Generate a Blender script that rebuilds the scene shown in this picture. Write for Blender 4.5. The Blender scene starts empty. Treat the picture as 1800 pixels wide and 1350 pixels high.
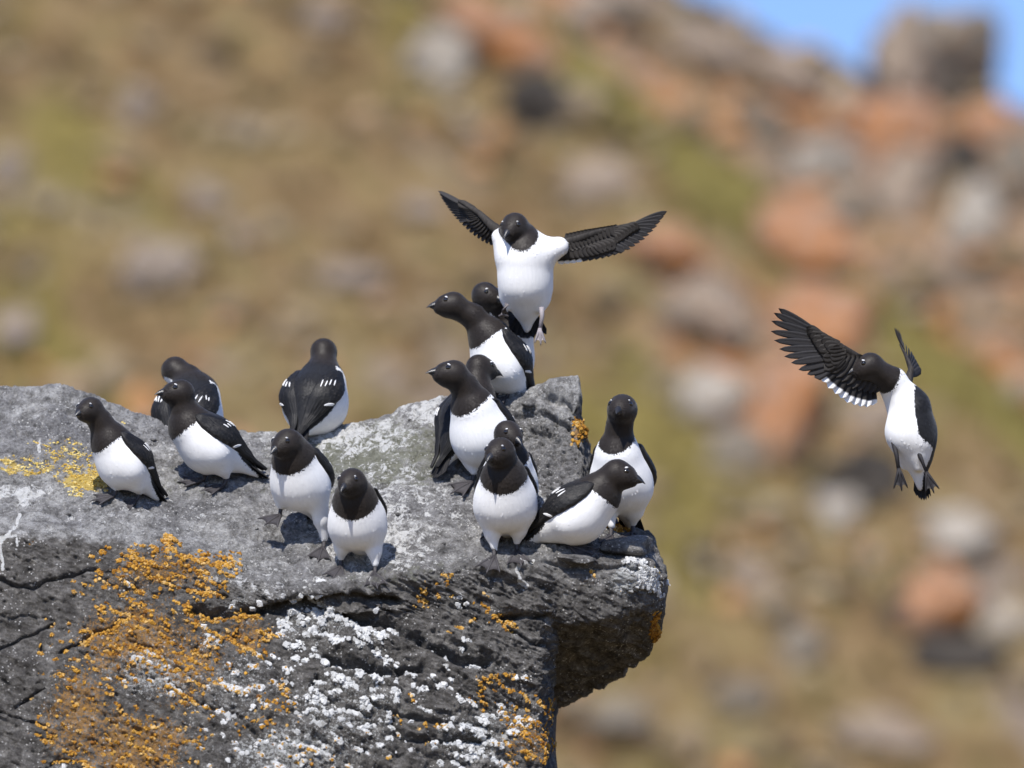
import bpy, math, random
import numpy as np
from mathutils import Matrix, Vector

random.seed(7)
rng = np.random.default_rng(7)
SC = bpy.context.scene
COL = SC.collection

# ---------------------------------------------------------------- camera, sky, sun, exposure
PITCH = math.radians(8.0)          # the photographer looks up at the ledge
DIST = 15.0                        # metres to the ledge
CP, SP = math.cos(PITCH), math.sin(PITCH)


def T(p):
    """level coordinates (x right, y away, z up, metres, origin at the point of focus) -> world"""
    p = np.asarray(p, dtype=np.float64)
    out = np.empty_like(p)
    out[..., 0] = p[..., 0]
    out[..., 1] = p[..., 1] * CP - p[..., 2] * SP
    out[..., 2] = p[..., 1] * SP + p[..., 2] * CP
    return out


cam_data = bpy.data.cameras.new("camera")
cam_data.sensor_width = 36.0
cam_data.lens = 300.0
cam_data.clip_start = 0.5
cam_data.clip_end = 5000.0
cam_data.dof.use_dof = True
cam_data.dof.focus_distance = DIST + 0.02
cam_data.dof.aperture_fstop = 2.7
cam_data.dof.aperture_blades = 9
cam = bpy.data.objects.new("camera", cam_data)
cam.location = tuple(T((0.0, -DIST, 0.0)))
cam.rotation_euler = (math.radians(90) + PITCH, 0, 0)
COL.objects.link(cam)
SC.camera = cam

SUN_EL = math.radians(49.0)
SUN_AZ = math.radians(-16.0)       # seen from the ledge: sun behind the camera, a little to its left
sun_dir = Vector((math.sin(SUN_AZ) * math.cos(SUN_EL), -math.cos(SUN_AZ) * math.cos(SUN_EL), math.sin(SUN_EL)))

world = bpy.data.worlds.new("World")
SC.world = world
world.use_nodes = True
wn = world.node_tree
wn.nodes.clear()
w_out = wn.nodes.new("ShaderNodeOutputWorld")
w_bg = wn.nodes.new("ShaderNodeBackground")
w_sky = wn.nodes.new("ShaderNodeTexSky")
w_sky.sky_type = 'NISHITA'
w_sky.sun_disc = False
w_sky.sun_elevation = SUN_EL
w_sky.sun_rotation = math.atan2(sun_dir.x, sun_dir.y)
w_sky.altitude = 200.0
w_sky.air_density = 1.0
w_sky.dust_density = 0.25
w_sky.ozone_density = 9.0
w_bg.inputs["Strength"].default_value = 0.14
w_tint = wn.nodes.new("ShaderNodeMix")                       # the camera's slightly violet rendering of a clear arctic sky
w_tint.data_type = 'RGBA'
w_tint.blend_type = 'MULTIPLY'
w_tint.inputs[0].default_value = 1.0
w_tint.inputs[7].default_value = (1.06, 0.95, 1.0, 1.0)
wn.links.new(w_sky.outputs[0], w_tint.inputs[6])
wn.links.new(w_tint.outputs[2], w_bg.inputs[0])
wn.links.new(w_bg.outputs[0], w_out.inputs[0])

sun_data = bpy.data.lights.new("sun", 'SUN')
sun_data.energy = 5.0
sun_data.angle = math.radians(0.53)
sun_data.color = (1.0, 0.955, 0.89)
sun = bpy.data.objects.new("sun", sun_data)
sun.rotation_euler = sun_dir.to_track_quat('Z', 'Y').to_euler()
COL.objects.link(sun)

SC.view_settings.view_transform = 'Standard'
SC.view_settings.look = 'None'
SC.view_settings.exposure = 0.28
SC.view_settings.gamma = 1.0
SC.view_settings.use_curve_mapping = False
SC.cycles.use_denoising = True
SC.cycles.max_bounces = 6
SC.cycles.diffuse_bounces = 3
SC.cycles.glossy_bounces = 2
SC.cycles.transmission_bounces = 2


# ---------------------------------------------------------------- helpers
def tag(o, label=None, cat=None, group=None, kind=None):
    if label: o["label"] = label
    if cat: o["category"] = cat
    if group: o["group"] = group
    if kind: o["kind"] = kind
    return o


def empty(name, matrix):
    o = bpy.data.objects.new(name, None)
    o.empty_display_size = 0.05
    o.matrix_world = matrix
    COL.objects.link(o)
    return o


def mesh_obj(name, verts, faces, mat=None, parent=None, smooth=True, attrs=None, normals=None):
    """verts (n,3); faces: (m,k) array or list of such arrays; one linked mesh object"""
    if not isinstance(faces, list):
        faces = [faces]
    faces = [np.asarray(f, dtype=np.int32) for f in faces if len(f)]
    me = bpy.data.meshes.new(name)
    v = np.ascontiguousarray(verts, dtype=np.float32)
    me.vertices.add(len(v))
    me.vertices.foreach_set("co", v.ravel())
    idx = np.concatenate([f.ravel() for f in faces])
    tot = np.concatenate([np.full(len(f), f.shape[1], dtype=np.int32) for f in faces])
    start = np.concatenate([[0], np.cumsum(tot)[:-1]]).astype(np.int32)
    me.loops.add(len(idx))
    me.loops.foreach_set("vertex_index", idx.astype(np.int32))
    me.polygons.add(len(tot))
    me.polygons.foreach_set("loop_start", start)
    me.polygons.foreach_set("use_smooth", np.full(len(tot), smooth, dtype=bool))
    if attrs:
        for k, a in attrs.items():
            a = np.asarray(a, dtype=np.float32)
            if a.ndim == 1:
                at = me.attributes.new(k, 'FLOAT', 'POINT')
                at.data.foreach_set("value", a)
            else:
                at = me.attributes.new(k, 'FLOAT_VECTOR', 'POINT')
                at.data.foreach_set("vector", np.ascontiguousarray(a).ravel())
    me.update(calc_edges=True)
    me.validate()
    if normals is not None:
        me.normals_split_custom_set_from_vertices(np.asarray(normals, dtype=np.float32))
    if mat is not None:
        me.materials.append(mat)
    o = bpy.data.objects.new(name, me)
    if parent is not None:
        o.parent = parent
    COL.objects.link(o)
    return o


def grid_faces(nu, nv, closed_v=False):
    i = np.arange(nu - 1)[:, None]
    j = np.arange(nv if closed_v else nv - 1)[None, :]
    a = i * nv + j
    b = i * nv + (j + 1) % nv
    c = (i + 1) * nv + (j + 1) % nv
    d = (i + 1) * nv + j
    return np.stack([a, b, c, d], -1).reshape(-1, 4)


def smoothstep(a, b, x):
    t = np.clip((x - a) / (b - a), 0, 1)
    return t * t * (3 - 2 * t)


_G = np.array([[1, 1, 0], [-1, 1, 0], [1, -1, 0], [-1, -1, 0], [1, 0, 1], [-1, 0, 1], [1, 0, -1], [-1, 0, -1],
               [0, 1, 1], [0, -1, 1], [0, 1, -1], [0, -1, -1], [1, 1, 0], [-1, 1, 0], [0, -1, 1], [0, -1, -1]], dtype=np.float32)


def _hash(ix, iy, iz, seed):
    h = (ix.astype(np.uint32) * np.uint32(374761393) + iy.astype(np.uint32) * np.uint32(668265263)
         + iz.astype(np.uint32) * np.uint32(2147483647) + np.uint32(seed * 974711 + 12345))
    h = (h ^ (h >> np.uint32(13))) * np.uint32(1274126177)
    h = (h ^ (h >> np.uint32(16))) * np.uint32(2246822519)
    return h ^ (h >> np.uint32(15))


def perlin(p, seed=0):
    p = np.asarray(p, dtype=np.float32)
    f = np.floor(p)
    i = f.astype(np.int64)
    q = p - f
    w = q * q * q * (q * (q * 6 - 15) + 10)
    out = 0
    for dx in (0, 1):
        wx = w[:, 0] if dx else 1 - w[:, 0]
        for dy in (0, 1):
            wy = w[:, 1] if dy else 1 - w[:, 1]
            for dz in (0, 1):
                wz = w[:, 2] if dz else 1 - w[:, 2]
                g = _G[_hash(i[:, 0] + dx, i[:, 1] + dy, i[:, 2] + dz, seed) & np.uint32(15)]
                out = out + wx * wy * wz * (g[:, 0] * (q[:, 0] - dx) + g[:, 1] * (q[:, 1] - dy) + g[:, 2] * (q[:, 2] - dz))
    return out


def fbm(p, octaves, seed=0, gain=0.5, lac=2.03, ridged=False):
    a, s, t = 1.0, 0.0, 0.0
    q = np.asarray(p, dtype=np.float32)
    for k in range(octaves):
        n = perlin(q, seed + k)
        if ridged:
            n = 1 - 2.4 * np.abs(n)
        s = s + a * n
        t += a
        a *= gain
        q = q * lac + 7.31
    return s / t


def worley(p, seed=0):
    """distance to the nearest and second nearest cell point, id of nearest in 0..1"""
    p = np.asarray(p, dtype=np.float32)
    i = np.floor(p).astype(np.int64)
    f1 = np.full(len(p), 9.0, np.float32)
    f2 = np.full(len(p), 9.0, np.float32)
    cid = np.zeros(len(p), np.float32)
    for dx in (-1, 0, 1):
        for dy in (-1, 0, 1):
            for dz in (-1, 0, 1):
                c = i + np.array([dx, dy, dz])
                h = _hash(c[:, 0], c[:, 1], c[:, 2], seed)
                ox = (h & np.uint32(1023)).astype(np.float32) / 1023
                oy = ((h >> np.uint32(10)) & np.uint32(1023)).astype(np.float32) / 1023
                oz = ((h >> np.uint32(20)) & np.uint32(1023)).astype(np.float32) / 1023
                d = np.sqrt((c[:, 0] + ox - p[:, 0]) ** 2 + (c[:, 1] + oy - p[:, 1]) ** 2 + (c[:, 2] + oz - p[:, 2]) ** 2)
                near = d < f1
                f2 = np.where(near, f1, np.minimum(f2, d))
                cid = np.where(near, (h & np.uint32(65535)).astype(np.float32) / 65535, cid)
                f1 = np.where(near, d, f1)
    return f1, f2, cid


# ---------------------------------------------------------------- node helpers
class NT:
    def __init__(self, name):
        self.mat = bpy.data.materials.new(name)
        self.mat.use_nodes = True
        self.t = self.mat.node_tree
        self.t.nodes.clear()
        self.out = self.t.nodes.new("ShaderNodeOutputMaterial")
        self.b = self.t.nodes.new("ShaderNodeBsdfPrincipled")
        self.t.links.new(self.b.outputs[0], self.out.inputs[0])

    def n(self, typ, **kw):
        nd = self.t.nodes.new(typ)
        for k, v in kw.items():
            setattr(nd, k, v)
        return nd

    def put(self, sock, v):
        if isinstance(v, bpy.types.NodeSocket):
            self.t.links.new(v, sock)
        elif v is not None:
            if hasattr(sock.default_value, "__len__") and not hasattr(v, "__len__"):
                v = (v, v, v)
            if hasattr(v, "__len__") and len(sock.default_value) == 4 and len(v) == 3:
                v = (*v, 1.0)
            sock.default_value = v

    def attr(self, name):
        return self.n("ShaderNodeAttribute", attribute_name=name)

    def math(self, op, a, b=None, c=None, clamp=False):
        nd = self.n("ShaderNodeMath", operation=op, use_clamp=clamp)
        self.put(nd.inputs[0], a)
        if b is not None: self.put(nd.inputs[1], b)
        if c is not None: self.put(nd.inputs[2], c)
        return nd.outputs[0]

    def vmul(self, a, b):
        nd = self.n("ShaderNodeVectorMath", operation='MULTIPLY')
        self.put(nd.inputs[0], a); self.put(nd.inputs[1], b)
        return nd.outputs[0]

    def noise(self, vec, scale, detail=4.0, rough=0.55, dist=0.0, out=0):
        nd = self.n("ShaderNodeTexNoise")
        self.put(nd.inputs["Vector"], vec)
        self.put(nd.inputs["Scale"], scale); self.put(nd.inputs["Detail"], detail)
        self.put(nd.inputs["Roughness"], rough); self.put(nd.inputs["Distortion"], dist)
        return nd.outputs[out]

    def voronoi(self, vec, scale, feature='F1', out=0):
        nd = self.n("ShaderNodeTexVoronoi", feature=feature)
        self.put(nd.inputs["Vector"], vec); self.put(nd.inputs["Scale"], scale)
        return nd.outputs[out]

    def step(self, x, lo, hi):
        nd = self.n("ShaderNodeMapRange", interpolation_type='SMOOTHSTEP')
        self.put(nd.inputs[0], x); self.put(nd.inputs[1], lo); self.put(nd.inputs[2], hi)
        return nd.outputs[0]

    def rng(self, x, a, b, c, d):
        nd = self.n("ShaderNodeMapRange")
        for k, v in enumerate((x, a, b, c, d)):
            self.put(nd.inputs[k], v)
        return nd.outputs[0]

    def mix(self, f, a, b, blend='MIX'):
        nd = self.n("ShaderNodeMix", data_type='RGBA', blend_type=blend)
        self.put(nd.inputs[0], f); self.put(nd.inputs[6], a); self.put(nd.inputs[7], b)
        return nd.outputs[2]

    def ramp(self, x, stops):
        nd = self.n("ShaderNodeValToRGB")
        self.put(nd.inputs[0], x)
        e = nd.color_ramp.elements
        while len(e) < len(stops):
            e.new(0.5)
        for el, (p, c) in zip(e, stops):
            el.position = p
            el.color = (*c, 1.0)
        return nd.outputs[0]

    def bump(self, h, dist, strength=1.0, normal=None):
        nd = self.n("ShaderNodeBump")
        self.put(nd.inputs["Height"], h); self.put(nd.inputs["Distance"], dist); self.put(nd.inputs["Strength"], strength)
        if normal is not None: self.put(nd.inputs["Normal"], normal)
        return nd.outputs[0]

    def coord(self, which="Object"):
        return self.n("ShaderNodeTexCoord").outputs[which]

    def done(self, color=None, rough=None, normal=None, spec=None, **kw):
        self.put(self.b.inputs["Base Color"], color)
        self.put(self.b.inputs["Roughness"], rough)
        self.put(self.b.inputs["Normal"], normal)
        self.put(self.b.inputs["Specular IOR Level"], spec)
        for k, v in kw.items():
            self.put(self.b.inputs[k.replace("_", " ")], v)
        return self.mat
# ---------------------------------------------------------------- far ground and the hillside behind
def mat_far_ground():
    m = NT("far_ground")
    n = m.noise(m.coord("Object"), 0.05, 6)
    return m.done(m.ramp(n, [(0.3, (.09, .075, .045)), (0.6, (.16, .13, .08)), (0.8, (.2, .18, .15))]), 0.95, spec=0.1)


g = np.array([[-900, -900, -16], [900, -900, -16], [900, 900, -16], [-900, 900, -16]], float)
tag(mesh_obj("ground", g, np.array([[0, 1, 2, 3]]), mat_far_ground()), kind="structure")

RIDGE_X = [-60, -3, 0, 1.06, 1.5, 2.0, 2.9, 5, 60]
RIDGE_Z = [15, 3.95, 2.98, 2.30, 2.02, 1.76, 1.45, 0.8, -9]


def hill(x, y):
    plane = -2.0 + (y - 27.5) * 0.78
    zr = np.interp(x, RIDGE_X, RIDGE_Z) - (y - 33.0) * 0.25
    k = 0.35
    h = -k * np.log(np.exp(-np.clip(plane, -9, 30) / k) + np.exp(-np.clip(zr, -9, 30) / k))
    h = np.where(zr < -8, np.minimum(plane, zr), h)
    low = -2.7 + 0.02 * x
    h = np.maximum(h, low)
    p = np.stack([x, y, np.zeros_like(x)], -1)
    h = h + 0.22 * fbm(p * 0.8, 4, 3) + 0.10 * fbm(p * 2.6, 4, 11)
    return h


def hill1(x, y):
    return float(hill(np.array([x], float), np.array([y], float))[0])


def mat_hill():
    m = NT("hillside_tundra")
    P = m.coord("Object")
    def dot(v):
        nd = m.n("ShaderNodeVectorMath", operation='DOT_PRODUCT')
        m.put(nd.inputs[0], P); m.put(nd.inputs[1], v)
        return nd.outputs["Value"]
    cmb = m.n("ShaderNodeCombineXYZ")                 # vegetation and wash run down the slope to the right
    m.put(cmb.inputs[0], dot((.82 * .5, 0, -.57 * .5))); m.put(cmb.inputs[1], dot((0, .5, 0))); m.put(cmb.inputs[2], dot((.57 * 1.3, 0, .82 * 1.3)))
    Q = cmb.outputs[0]
    big = m.noise(Q, 0.85, 3, 0.55, 0.6)
    mid = m.noise(Q, 2.6, 4, 0.6, 0.8)
    sm = m.noise(P, 9.0, 5, 0.65)
    base = m.ramp(mid, [(0.30, (.120, .082, .046)), (0.42, (.235, .158, .078)), (0.50, (.31, .222, .120)),
                        (0.58, (.285, .222, .095)), (0.70, (.38, .31, .215))])
    olive = m.mix(m.step(big, 0.515, 0.62), base, m.ramp(sm, [(0.3, (.16, .132, .045)), (0.6, (.295, .242, .080)), (0.8, (.36, .295, .10))]))
    pinkish = m.noise(Q, 1.7, 4, 0.6, 0.5)
    c = m.mix(m.step(pinkish, 0.57, 0.66), olive, m.ramp(sm, [(0.3, (.26, .20, .165)), (0.7, (.42, .36, .32))]))
    brown = m.noise(Q, 1.3, 3, 0.6, 0.7)
    c = m.mix(m.step(brown, 0.62, 0.7), c, (.09, .062, .038))
    # the grassy band that runs down the hill, and the rocky side of the hill right of it
    band = m.attr("band").outputs["Fac"]
    rocky = m.attr("rocky").outputs["Fac"]
    edge = m.rng(m.noise(P, 1.4, 4), 0.0, 1.0, -0.5, 0.5)
    green = m.ramp(sm, [(0.25, (.080, .068, .022)), (0.5, (.150, .125, .038)), (0.75, (.20, .158, .055))])
    stone = m.ramp(m.noise(P, 2.2, 5, 0.6, 0.5), [(0.28, (.07, .06, .05)), (0.42, (.24, .195, .155)), (0.52, (.40, .30, .23)),
                                                  (0.60, (.46, .28, .14)), (0.72, (.34, .30, .26))])
    rust = m.noise(Q, 1.9, 4, .62, .8)
    stone = m.mix(m.step(rust, .50, .60), stone, m.ramp(sm, [(0.3, (.34, .15, .06)), (0.7, (.62, .30, .13))]))
    c = m.mix(m.step(m.math('ADD', rocky, edge), 0.40, 0.62), c, stone)
    c = m.mix(1.0, c, (.655, .635, .605), 'MULTIPLY')
    c = m.mix(m.step(m.math('ADD', band, m.math('MULTIPLY', edge, 0.6)), 0.42, 0.66), c, green)
    return m.done(c, 0.95, m.bump(m.math('ADD', sm, mid), 0.08), spec=0.15)


def axis(lo, a, b, hi, n_in, n_out):
    t = np.linspace(0, 1, n_out)[1:]
    left = a - (a - lo) * t[::-1] ** 2.2
    right = b + (hi - b) * t ** 2.2
    return np.concatenate([left, np.linspace(a, b, n_in), right])


def to_px(x, y, z):
    s = DIST / (DIST + y) * 1000.0
    return 900 + x * s, 675 - z * s


gx = axis(-60, -4.5, 4.5, 60, 240, 50)
gy = axis(-40, 25.5, 36.5, 140, 260, 45)
GX, GY = np.meshgrid(gx, gy, indexing='ij')
hx, hy = GX.ravel(), GY.ravel()
hz = hill(hx, hy)
hpx, hpy = to_px(hx, np.maximum(hy, 20), hz)
line = np.interp(hx, [-1.0, 0.2, 0.9, 1.3, 1.9, 2.7, 4.0], [3.2, 1.9, 1.25, 0.95, 0.38, -0.25, -0.95])
dz = hz - line
wid = np.interp(hx, [0, 1.2, 2.0, 3.0], [0.16, 0.27, 0.22, 0.26])
band = np.exp(-(dz / wid) ** 2)
rocky = smoothstep(-0.05, 0.35, dz)
rocky = np.maximum(rocky, 0.75 * np.exp(-((hpx - 1290) / 330) ** 2 - ((hpy - 560 - (hpx - 1250) * .45) / 170) ** 2))
hv = T(np.stack([hx, hy, hz], -1))
tag(mesh_obj("hillside", hv, grid_faces(len(gx), len(gy)), mat_hill(), attrs={"band": band, "rocky": rocky}), kind="structure")


def hill_hit(px, py):
    """point of the hillside met by the sight line through a pixel, in level coordinates"""
    ys = np.arange(20.0, 60.0, 0.03)
    s = (DIST + ys) / DIST / 1000.0
    xs, zs = (px - 900) * s, (675 - py) * s
    hit = np.nonzero(zs <= hill(xs, ys))[0]
    if len(hit) == 0:
        return None
    i = hit[0]
    return np.array([xs[i], ys[i], zs[i]])


# ---------------------------------------------------------------- boulders on the hillside
def mat_boulder(name, lo, hi, lichen, amount, dark=(.05, .045, .04)):
    m = NT(name)
    P = m.coord("Object")
    a = m.noise(P, 3.0, 6, 0.65, 0.4)
    lo, hi, lichen = [tuple(x * .80 for x in q) for q in (lo, hi, lichen)]
    c = m.ramp(a, [(0.3, dark), (0.42, lo), (0.65, hi)])
    l = m.noise(P, 3.4, 5, 0.68, 1.0)
    c = m.mix(m.step(l, 0.66 - amount * 0.4, 0.74 - amount * 0.4), c, m.mix(m.noise(P, 14, 4), lichen, tuple(x * 0.55 for x in lichen)))
    return m.done(c, 0.92, m.bump(m.noise(P, 9, 6, 0.7), 0.06), spec=0.2)


BM = {
    'orange': mat_boulder("orange_lichen_rock", (.44, .25, .155), (.54, .36, .25), (.68, .285, .095), 0.46),
    'pink': mat_boulder("pinkish_rock", (.34, .262, .195), (.50, .405, .315), (.52, .25, .12), 0.22),
    'tan': mat_boulder("weathered_tan_rock", (.33, .265, .21), (.46, .385, .33), (.34, .24, .11), 0.3, (.22, .17, .12)),
    'grey': mat_boulder("grey_rock", (.235, .20, .155), (.37, .32, .255), (.44, .25, .12), 0.3),
    'pale': mat_boulder("pale_rock", (.44, .385, .32), (.60, .54, .46), (.44, .30, .17), 0.2, (.24, .20, .165)),
    'dark': mat_boulder("dark_rock_and_shade", (.06, .052, .045), (.14, .12, .10), (.35, .2, .08), 0.05),  # mostly painted shade for gaps and undersides, also one dark brown rock
}


def ico(sub):
    import bmesh
    bm = bmesh.new()
    bmesh.ops.create_icosphere(bm, subdivisions=sub, radius=1.0)
    v = np.array([q.co[:] for q in bm.verts])
    f = np.array([[q.index for q in p.verts] for p in bm.faces])
    bm.free()
    return v, f


ICO4, ICO1, ICO2 = ico(4), ico(1), ico(2)


def rock_shape(v, seed, cuts=9, rough=0.10):
    r = np.random.default_rng(seed)
    v = v.copy()
    for _ in range(cuts):                         # knock flat faces off a ball
        n = r.normal(size=3); n /= np.linalg.norm(n)
        d = v @ n - r.uniform(0.55, 0.82)
        v = v - np.where(d > 0, d, 0)[:, None] * n * 0.9
    nrm = v / np.linalg.norm(v, axis=1)[:, None]
    k = fbm(v * 2.0 + seed * 3.1, 4, seed % 50) * rough * 2.2
    return v + nrm * k[:, None]


def boulder(px, py, w, h, kind, label, seed, tilt=0.0, lift=0.15):
    """a boulder that shows w x h pixels of the photograph around (px, py) and sits in the hillside"""
    p = hill_hit(px, py + h * 0.30)
    if p is None:
        p = hill_hit(px, py + h * 0.30 + 60)
        if p is None:
            return
    y = p[1]
    s = (DIST + y) / DIST / 1000.0
    crag = px > 1000 and py < 860                        # the right of the hill is broken bedrock, not loose stones
    if crag:
        w, h = w * 1.32, h * 1.38
    c = np.array([(px - 900) * s, y + (0.22 if crag else 0.30) * h * s, (675 - py - 0.04 * h) * s])
    size = np.array([w * s / 2, (w + h) * s / 4, h * s / 2]) * (1.08 if crag else 1.14)
    v = rock_shape(ICO4[0], seed, 16 if crag else 14, 0.17 if crag else 0.20) * size
    ca, sa = math.cos(tilt), math.sin(tilt)
    v = np.stack([v[:, 0] * ca + v[:, 2] * sa, v[:, 1], -v[:, 0] * sa + v[:, 2] * ca], -1)
    M = Matrix.Translation(Vector(T(c))) @ Matrix.Rotation(PITCH, 4, 'X')
    o = mesh_obj("boulder", v, ICO4[1], BM[kind])
    o.matrix_world = M
    tag(o, label, "boulder", "blurred boulders on the hillside")


BOULDERS = [
    (872, 72, 300, 120, 'orange', "big orange boulder leaning at the top of the hillside, above the dark gap", .62),
    (775, 105, 150, 130, 'pale', "pale bluish grey boulder at the left of the big orange boulder at the top", .35),
    (965, 195, 150, 120, 'dark', "dark shape painting the shade under the big orange boulder at the top", .5),  # shadow below the orange boulder, put in as a dark-coloured lump
    (1660, 112, 205, 190, 'grey', "broad grey rock tower standing up into the blue sky", .05),
    (1585, 95, 105, 150, 'pink', "pinkish orange stained pillar forming the left side of the sky tower", .06),
    (1705, 92, 80, 105, 'grey', "narrow grey pillar at the right shoulder of the sky tower", -.12),
    (1500, 160, 90, 70, 'dark', "small dark brown rock at the left foot of the sky tower", .0),
    (1380, 140, 150, 80, 'pink', "pinkish brown rock on the skyline between the hill crest and the tower", .4),
    (1250, 95, 140, 90, 'pink', "pink rock on the crest just below the left edge of the sky", .5),
    (1140, 25, 190, 70, 'grey', "long grey rock at the very top of the crest, left of the sky", .2),
    (1040, 30, 90, 90, 'pink', "small pinkish rock at the top between orange boulder and long grey rock", .2),
    (1560, 245, 150, 170, 'orange', "broad orange stained outcrop below the sky tower", .1),
    (1740, 230, 95, 100, 'orange', "bright orange rock at the right edge below the tower", .2),
    (1600, 330, 110, 120, 'pink', "pinkish rock below the broad orange stained outcrop", .1),
    (1705, 395, 95, 110, 'pale', "pale grey block near the right edge above the brown slope", .1),
    (1690, 285, 80, 80, 'dark', "dark shape for the shaded gap between the broad outcrop and the bright orange rock", .1),  # shade of the gap given by dark colour
    (1785, 320, 90, 130, 'grey', "grey rock cut by the right picture edge, below the bright orange rock", .1),
    (1450, 285, 105, 110, 'pale', "pale pink grey rock beside the green band, left of the broad outcrop", .5),
    (1340, 215, 110, 70, 'grey', "flat grey rock beside the top of the green band", .5),
    (1480, 375, 90, 60, 'grey', "low grey rock just under the pale one beside the green band", .4),
    (1420, 430, 150, 125, 'orange', "big rounded orange rock above the wing of the right flying bird", .5),
    (1180, 455, 170, 95, 'orange', "wide orange rock just right of the upper flying bird's wing", .3),
    (1060, 330, 110, 110, 'pink', "pinkish rock above the wing of the upper flying bird", .5),
    (1250, 560, 130, 120, 'pink', "pale pink rock in the middle of the slope between the two flying birds", .4),
    (1460, 570, 170, 130, 'orange', "orange rock behind the spread wing of the right flying bird", .4),
    (1385, 740, 120, 230, 'orange', "tall orange rock streak below the spread wing of the right flying bird", .1),
    (1240, 700, 110, 100, 'pale', "whitish rock left of the tall orange streak", .1),
    (1290, 800, 90, 80, 'grey', "grey rock at the lower left of the tall orange streak", .2),
    (1515, 850, 150, 110, 'dark', "dark shape for the shaded gap left of the tail of the right flying bird", .2),  # dark-coloured lump painting the shade of a gap in the slope
    (1540, 740, 90, 80, 'pink', "small pinkish rock just left of the belly of the right flying bird", .2),
    (1470, 905, 95, 110, 'pale', "small pale grey rock left of the big white boulder", .3),
    (1690, 945, 180, 115, 'pale', "big pale white boulder at the right, above the orange pink rock", .3),
    (1665, 1065, 150, 150, 'orange', "orange pink rock below the big white boulder", .25),
    (1590, 1090, 70, 110, 'dark', "dark shape for the shaded gap at the left side of the orange pink rock", .2),  # shaded gap beside the rock, made with a dark lump
    (1690, 1160, 210, 90, 'dark', "dark flat shape for the shadow in the hollow under the orange pink rock", .15),  # the rock's shadow underneath, painted as a dark lump
    (1775, 1100, 85, 90, 'pale', "small white rock right of the orange pink rock at picture edge", .1),
    (1550, 1290, 170, 80, 'pink', "flat pinkish rock near the bottom edge right of centre", .2),
    (1410, 1140, 80, 110, 'grey', "grey rock standing alone on the lower right slope", .2),
    (1110, 1270, 150, 90, 'grey', "grey rock low on the slope beside the ledge's corner", .3),
    (1300, 1230, 100, 80, 'grey', "flat grey rock near the bottom between ledge and grey standing rock", .2),
    (1320, 1015, 100, 60, 'pink', "low pinkish rock on the slope right of the ledge's tip", .3),
    (275, 475, 130, 140, 'tan', "pale pinkish white rock on the left slope, largest there", .3),
    (365, 350, 90, 70, 'tan', "grey rock on the left slope, up and right of the pale pinkish white one", .4),
    (620, 490, 150, 55, 'tan', "long pale lilac rock lying left of the perched pair", .25),
    (15, 310, 70, 90, 'tan', "pale bluish rock at the left edge of the upper slope", .1),
    (25, 590, 100, 130, 'tan', "grey rock at the left edge just above the ledge", .2),
    (235, 190, 75, 95, 'tan', "faint lilac grey rock on the upper left slope", .3),
    (570, 40, 80, 70, 'tan', "grey rock near the top edge left of centre", .2),
    (420, 420, 60, 60, 'tan', "small grey rock right of the pale pinkish white rock", .2),
    (745, 370, 90, 60, 'tan', "pale pinkish rock behind the left wing tip of the upper flying bird", .2),
]
for k, (px, py, w, h, kind, label, tilt) in enumerate(BOULDERS):
    boulder(px, py, w, h, kind, label, 20 + k * 7, tilt)


# ---------------------------------------------------------------- loose scree and tufts that no one could count
def scatter_points(n, seed):
    r = np.random.default_rng(seed)
    px = r.uniform(-1100, 2900, n)
    yy = r.uniform(26.0, 34.5, n)
    x = (px - 900) * (DIST + yy) / DIST / 1000.0
    return x, yy, hill(x, yy), r


def scree():
    n = 3200
    x, y, z, r = scatter_points(n, 5)
    keep = fbm(np.stack([x, y, z], -1) * 0.9, 3, 21) > -0.08
    x, y, z = x[keep], y[keep], z[keep]
    n = len(x)
    bv, bf = ICO1
    size = 0.035 + 0.11 * r.random(n) ** 2.6
    V = np.empty((n, len(bv), 3))
    for k in range(n):
        j = bv * r.uniform(0.65, 1.15, size=(len(bv), 1)) * (size[k] * np.array([r.uniform(.8, 1.6), r.uniform(.7, 1.2), r.uniform(.5, 1.0)]))
        a = r.uniform(0, 6.28)
        R = np.array([[math.cos(a), -math.sin(a), 0], [math.sin(a), math.cos(a), 0], [0, 0, 1]])
        V[k] = j @ R.T + [x[k], y[k], z[k] + size[k] * 0.2]
    F = (bf[None] + (np.arange(n) * len(bv))[:, None, None]).reshape(-1, 3)
    m = NT("scree_stone")
    t = m.attr("tone").outputs["Fac"]
    c = m.ramp(t, [(0.0, (.085, .065, .043)), (0.3, (.18, .13, .075)), (0.55, (.25, .193, .125)), (0.8, (.33, .28, .215)), (0.93, (.42, .22, .10))])
    c = m.mix(m.step(m.noise(m.coord("Object"), 12, 4), .5, .62), c, m.mix(0.5, c, (.2, .15, .07)))
    mat = m.done(c, 0.95, spec=0.15)
    o = mesh_obj("scree", T(V.reshape(-1, 3)), F, mat, smooth=False, attrs={"tone": np.repeat(r.random(n), len(bv))})
    tag(o, kind="stuff")


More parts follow.
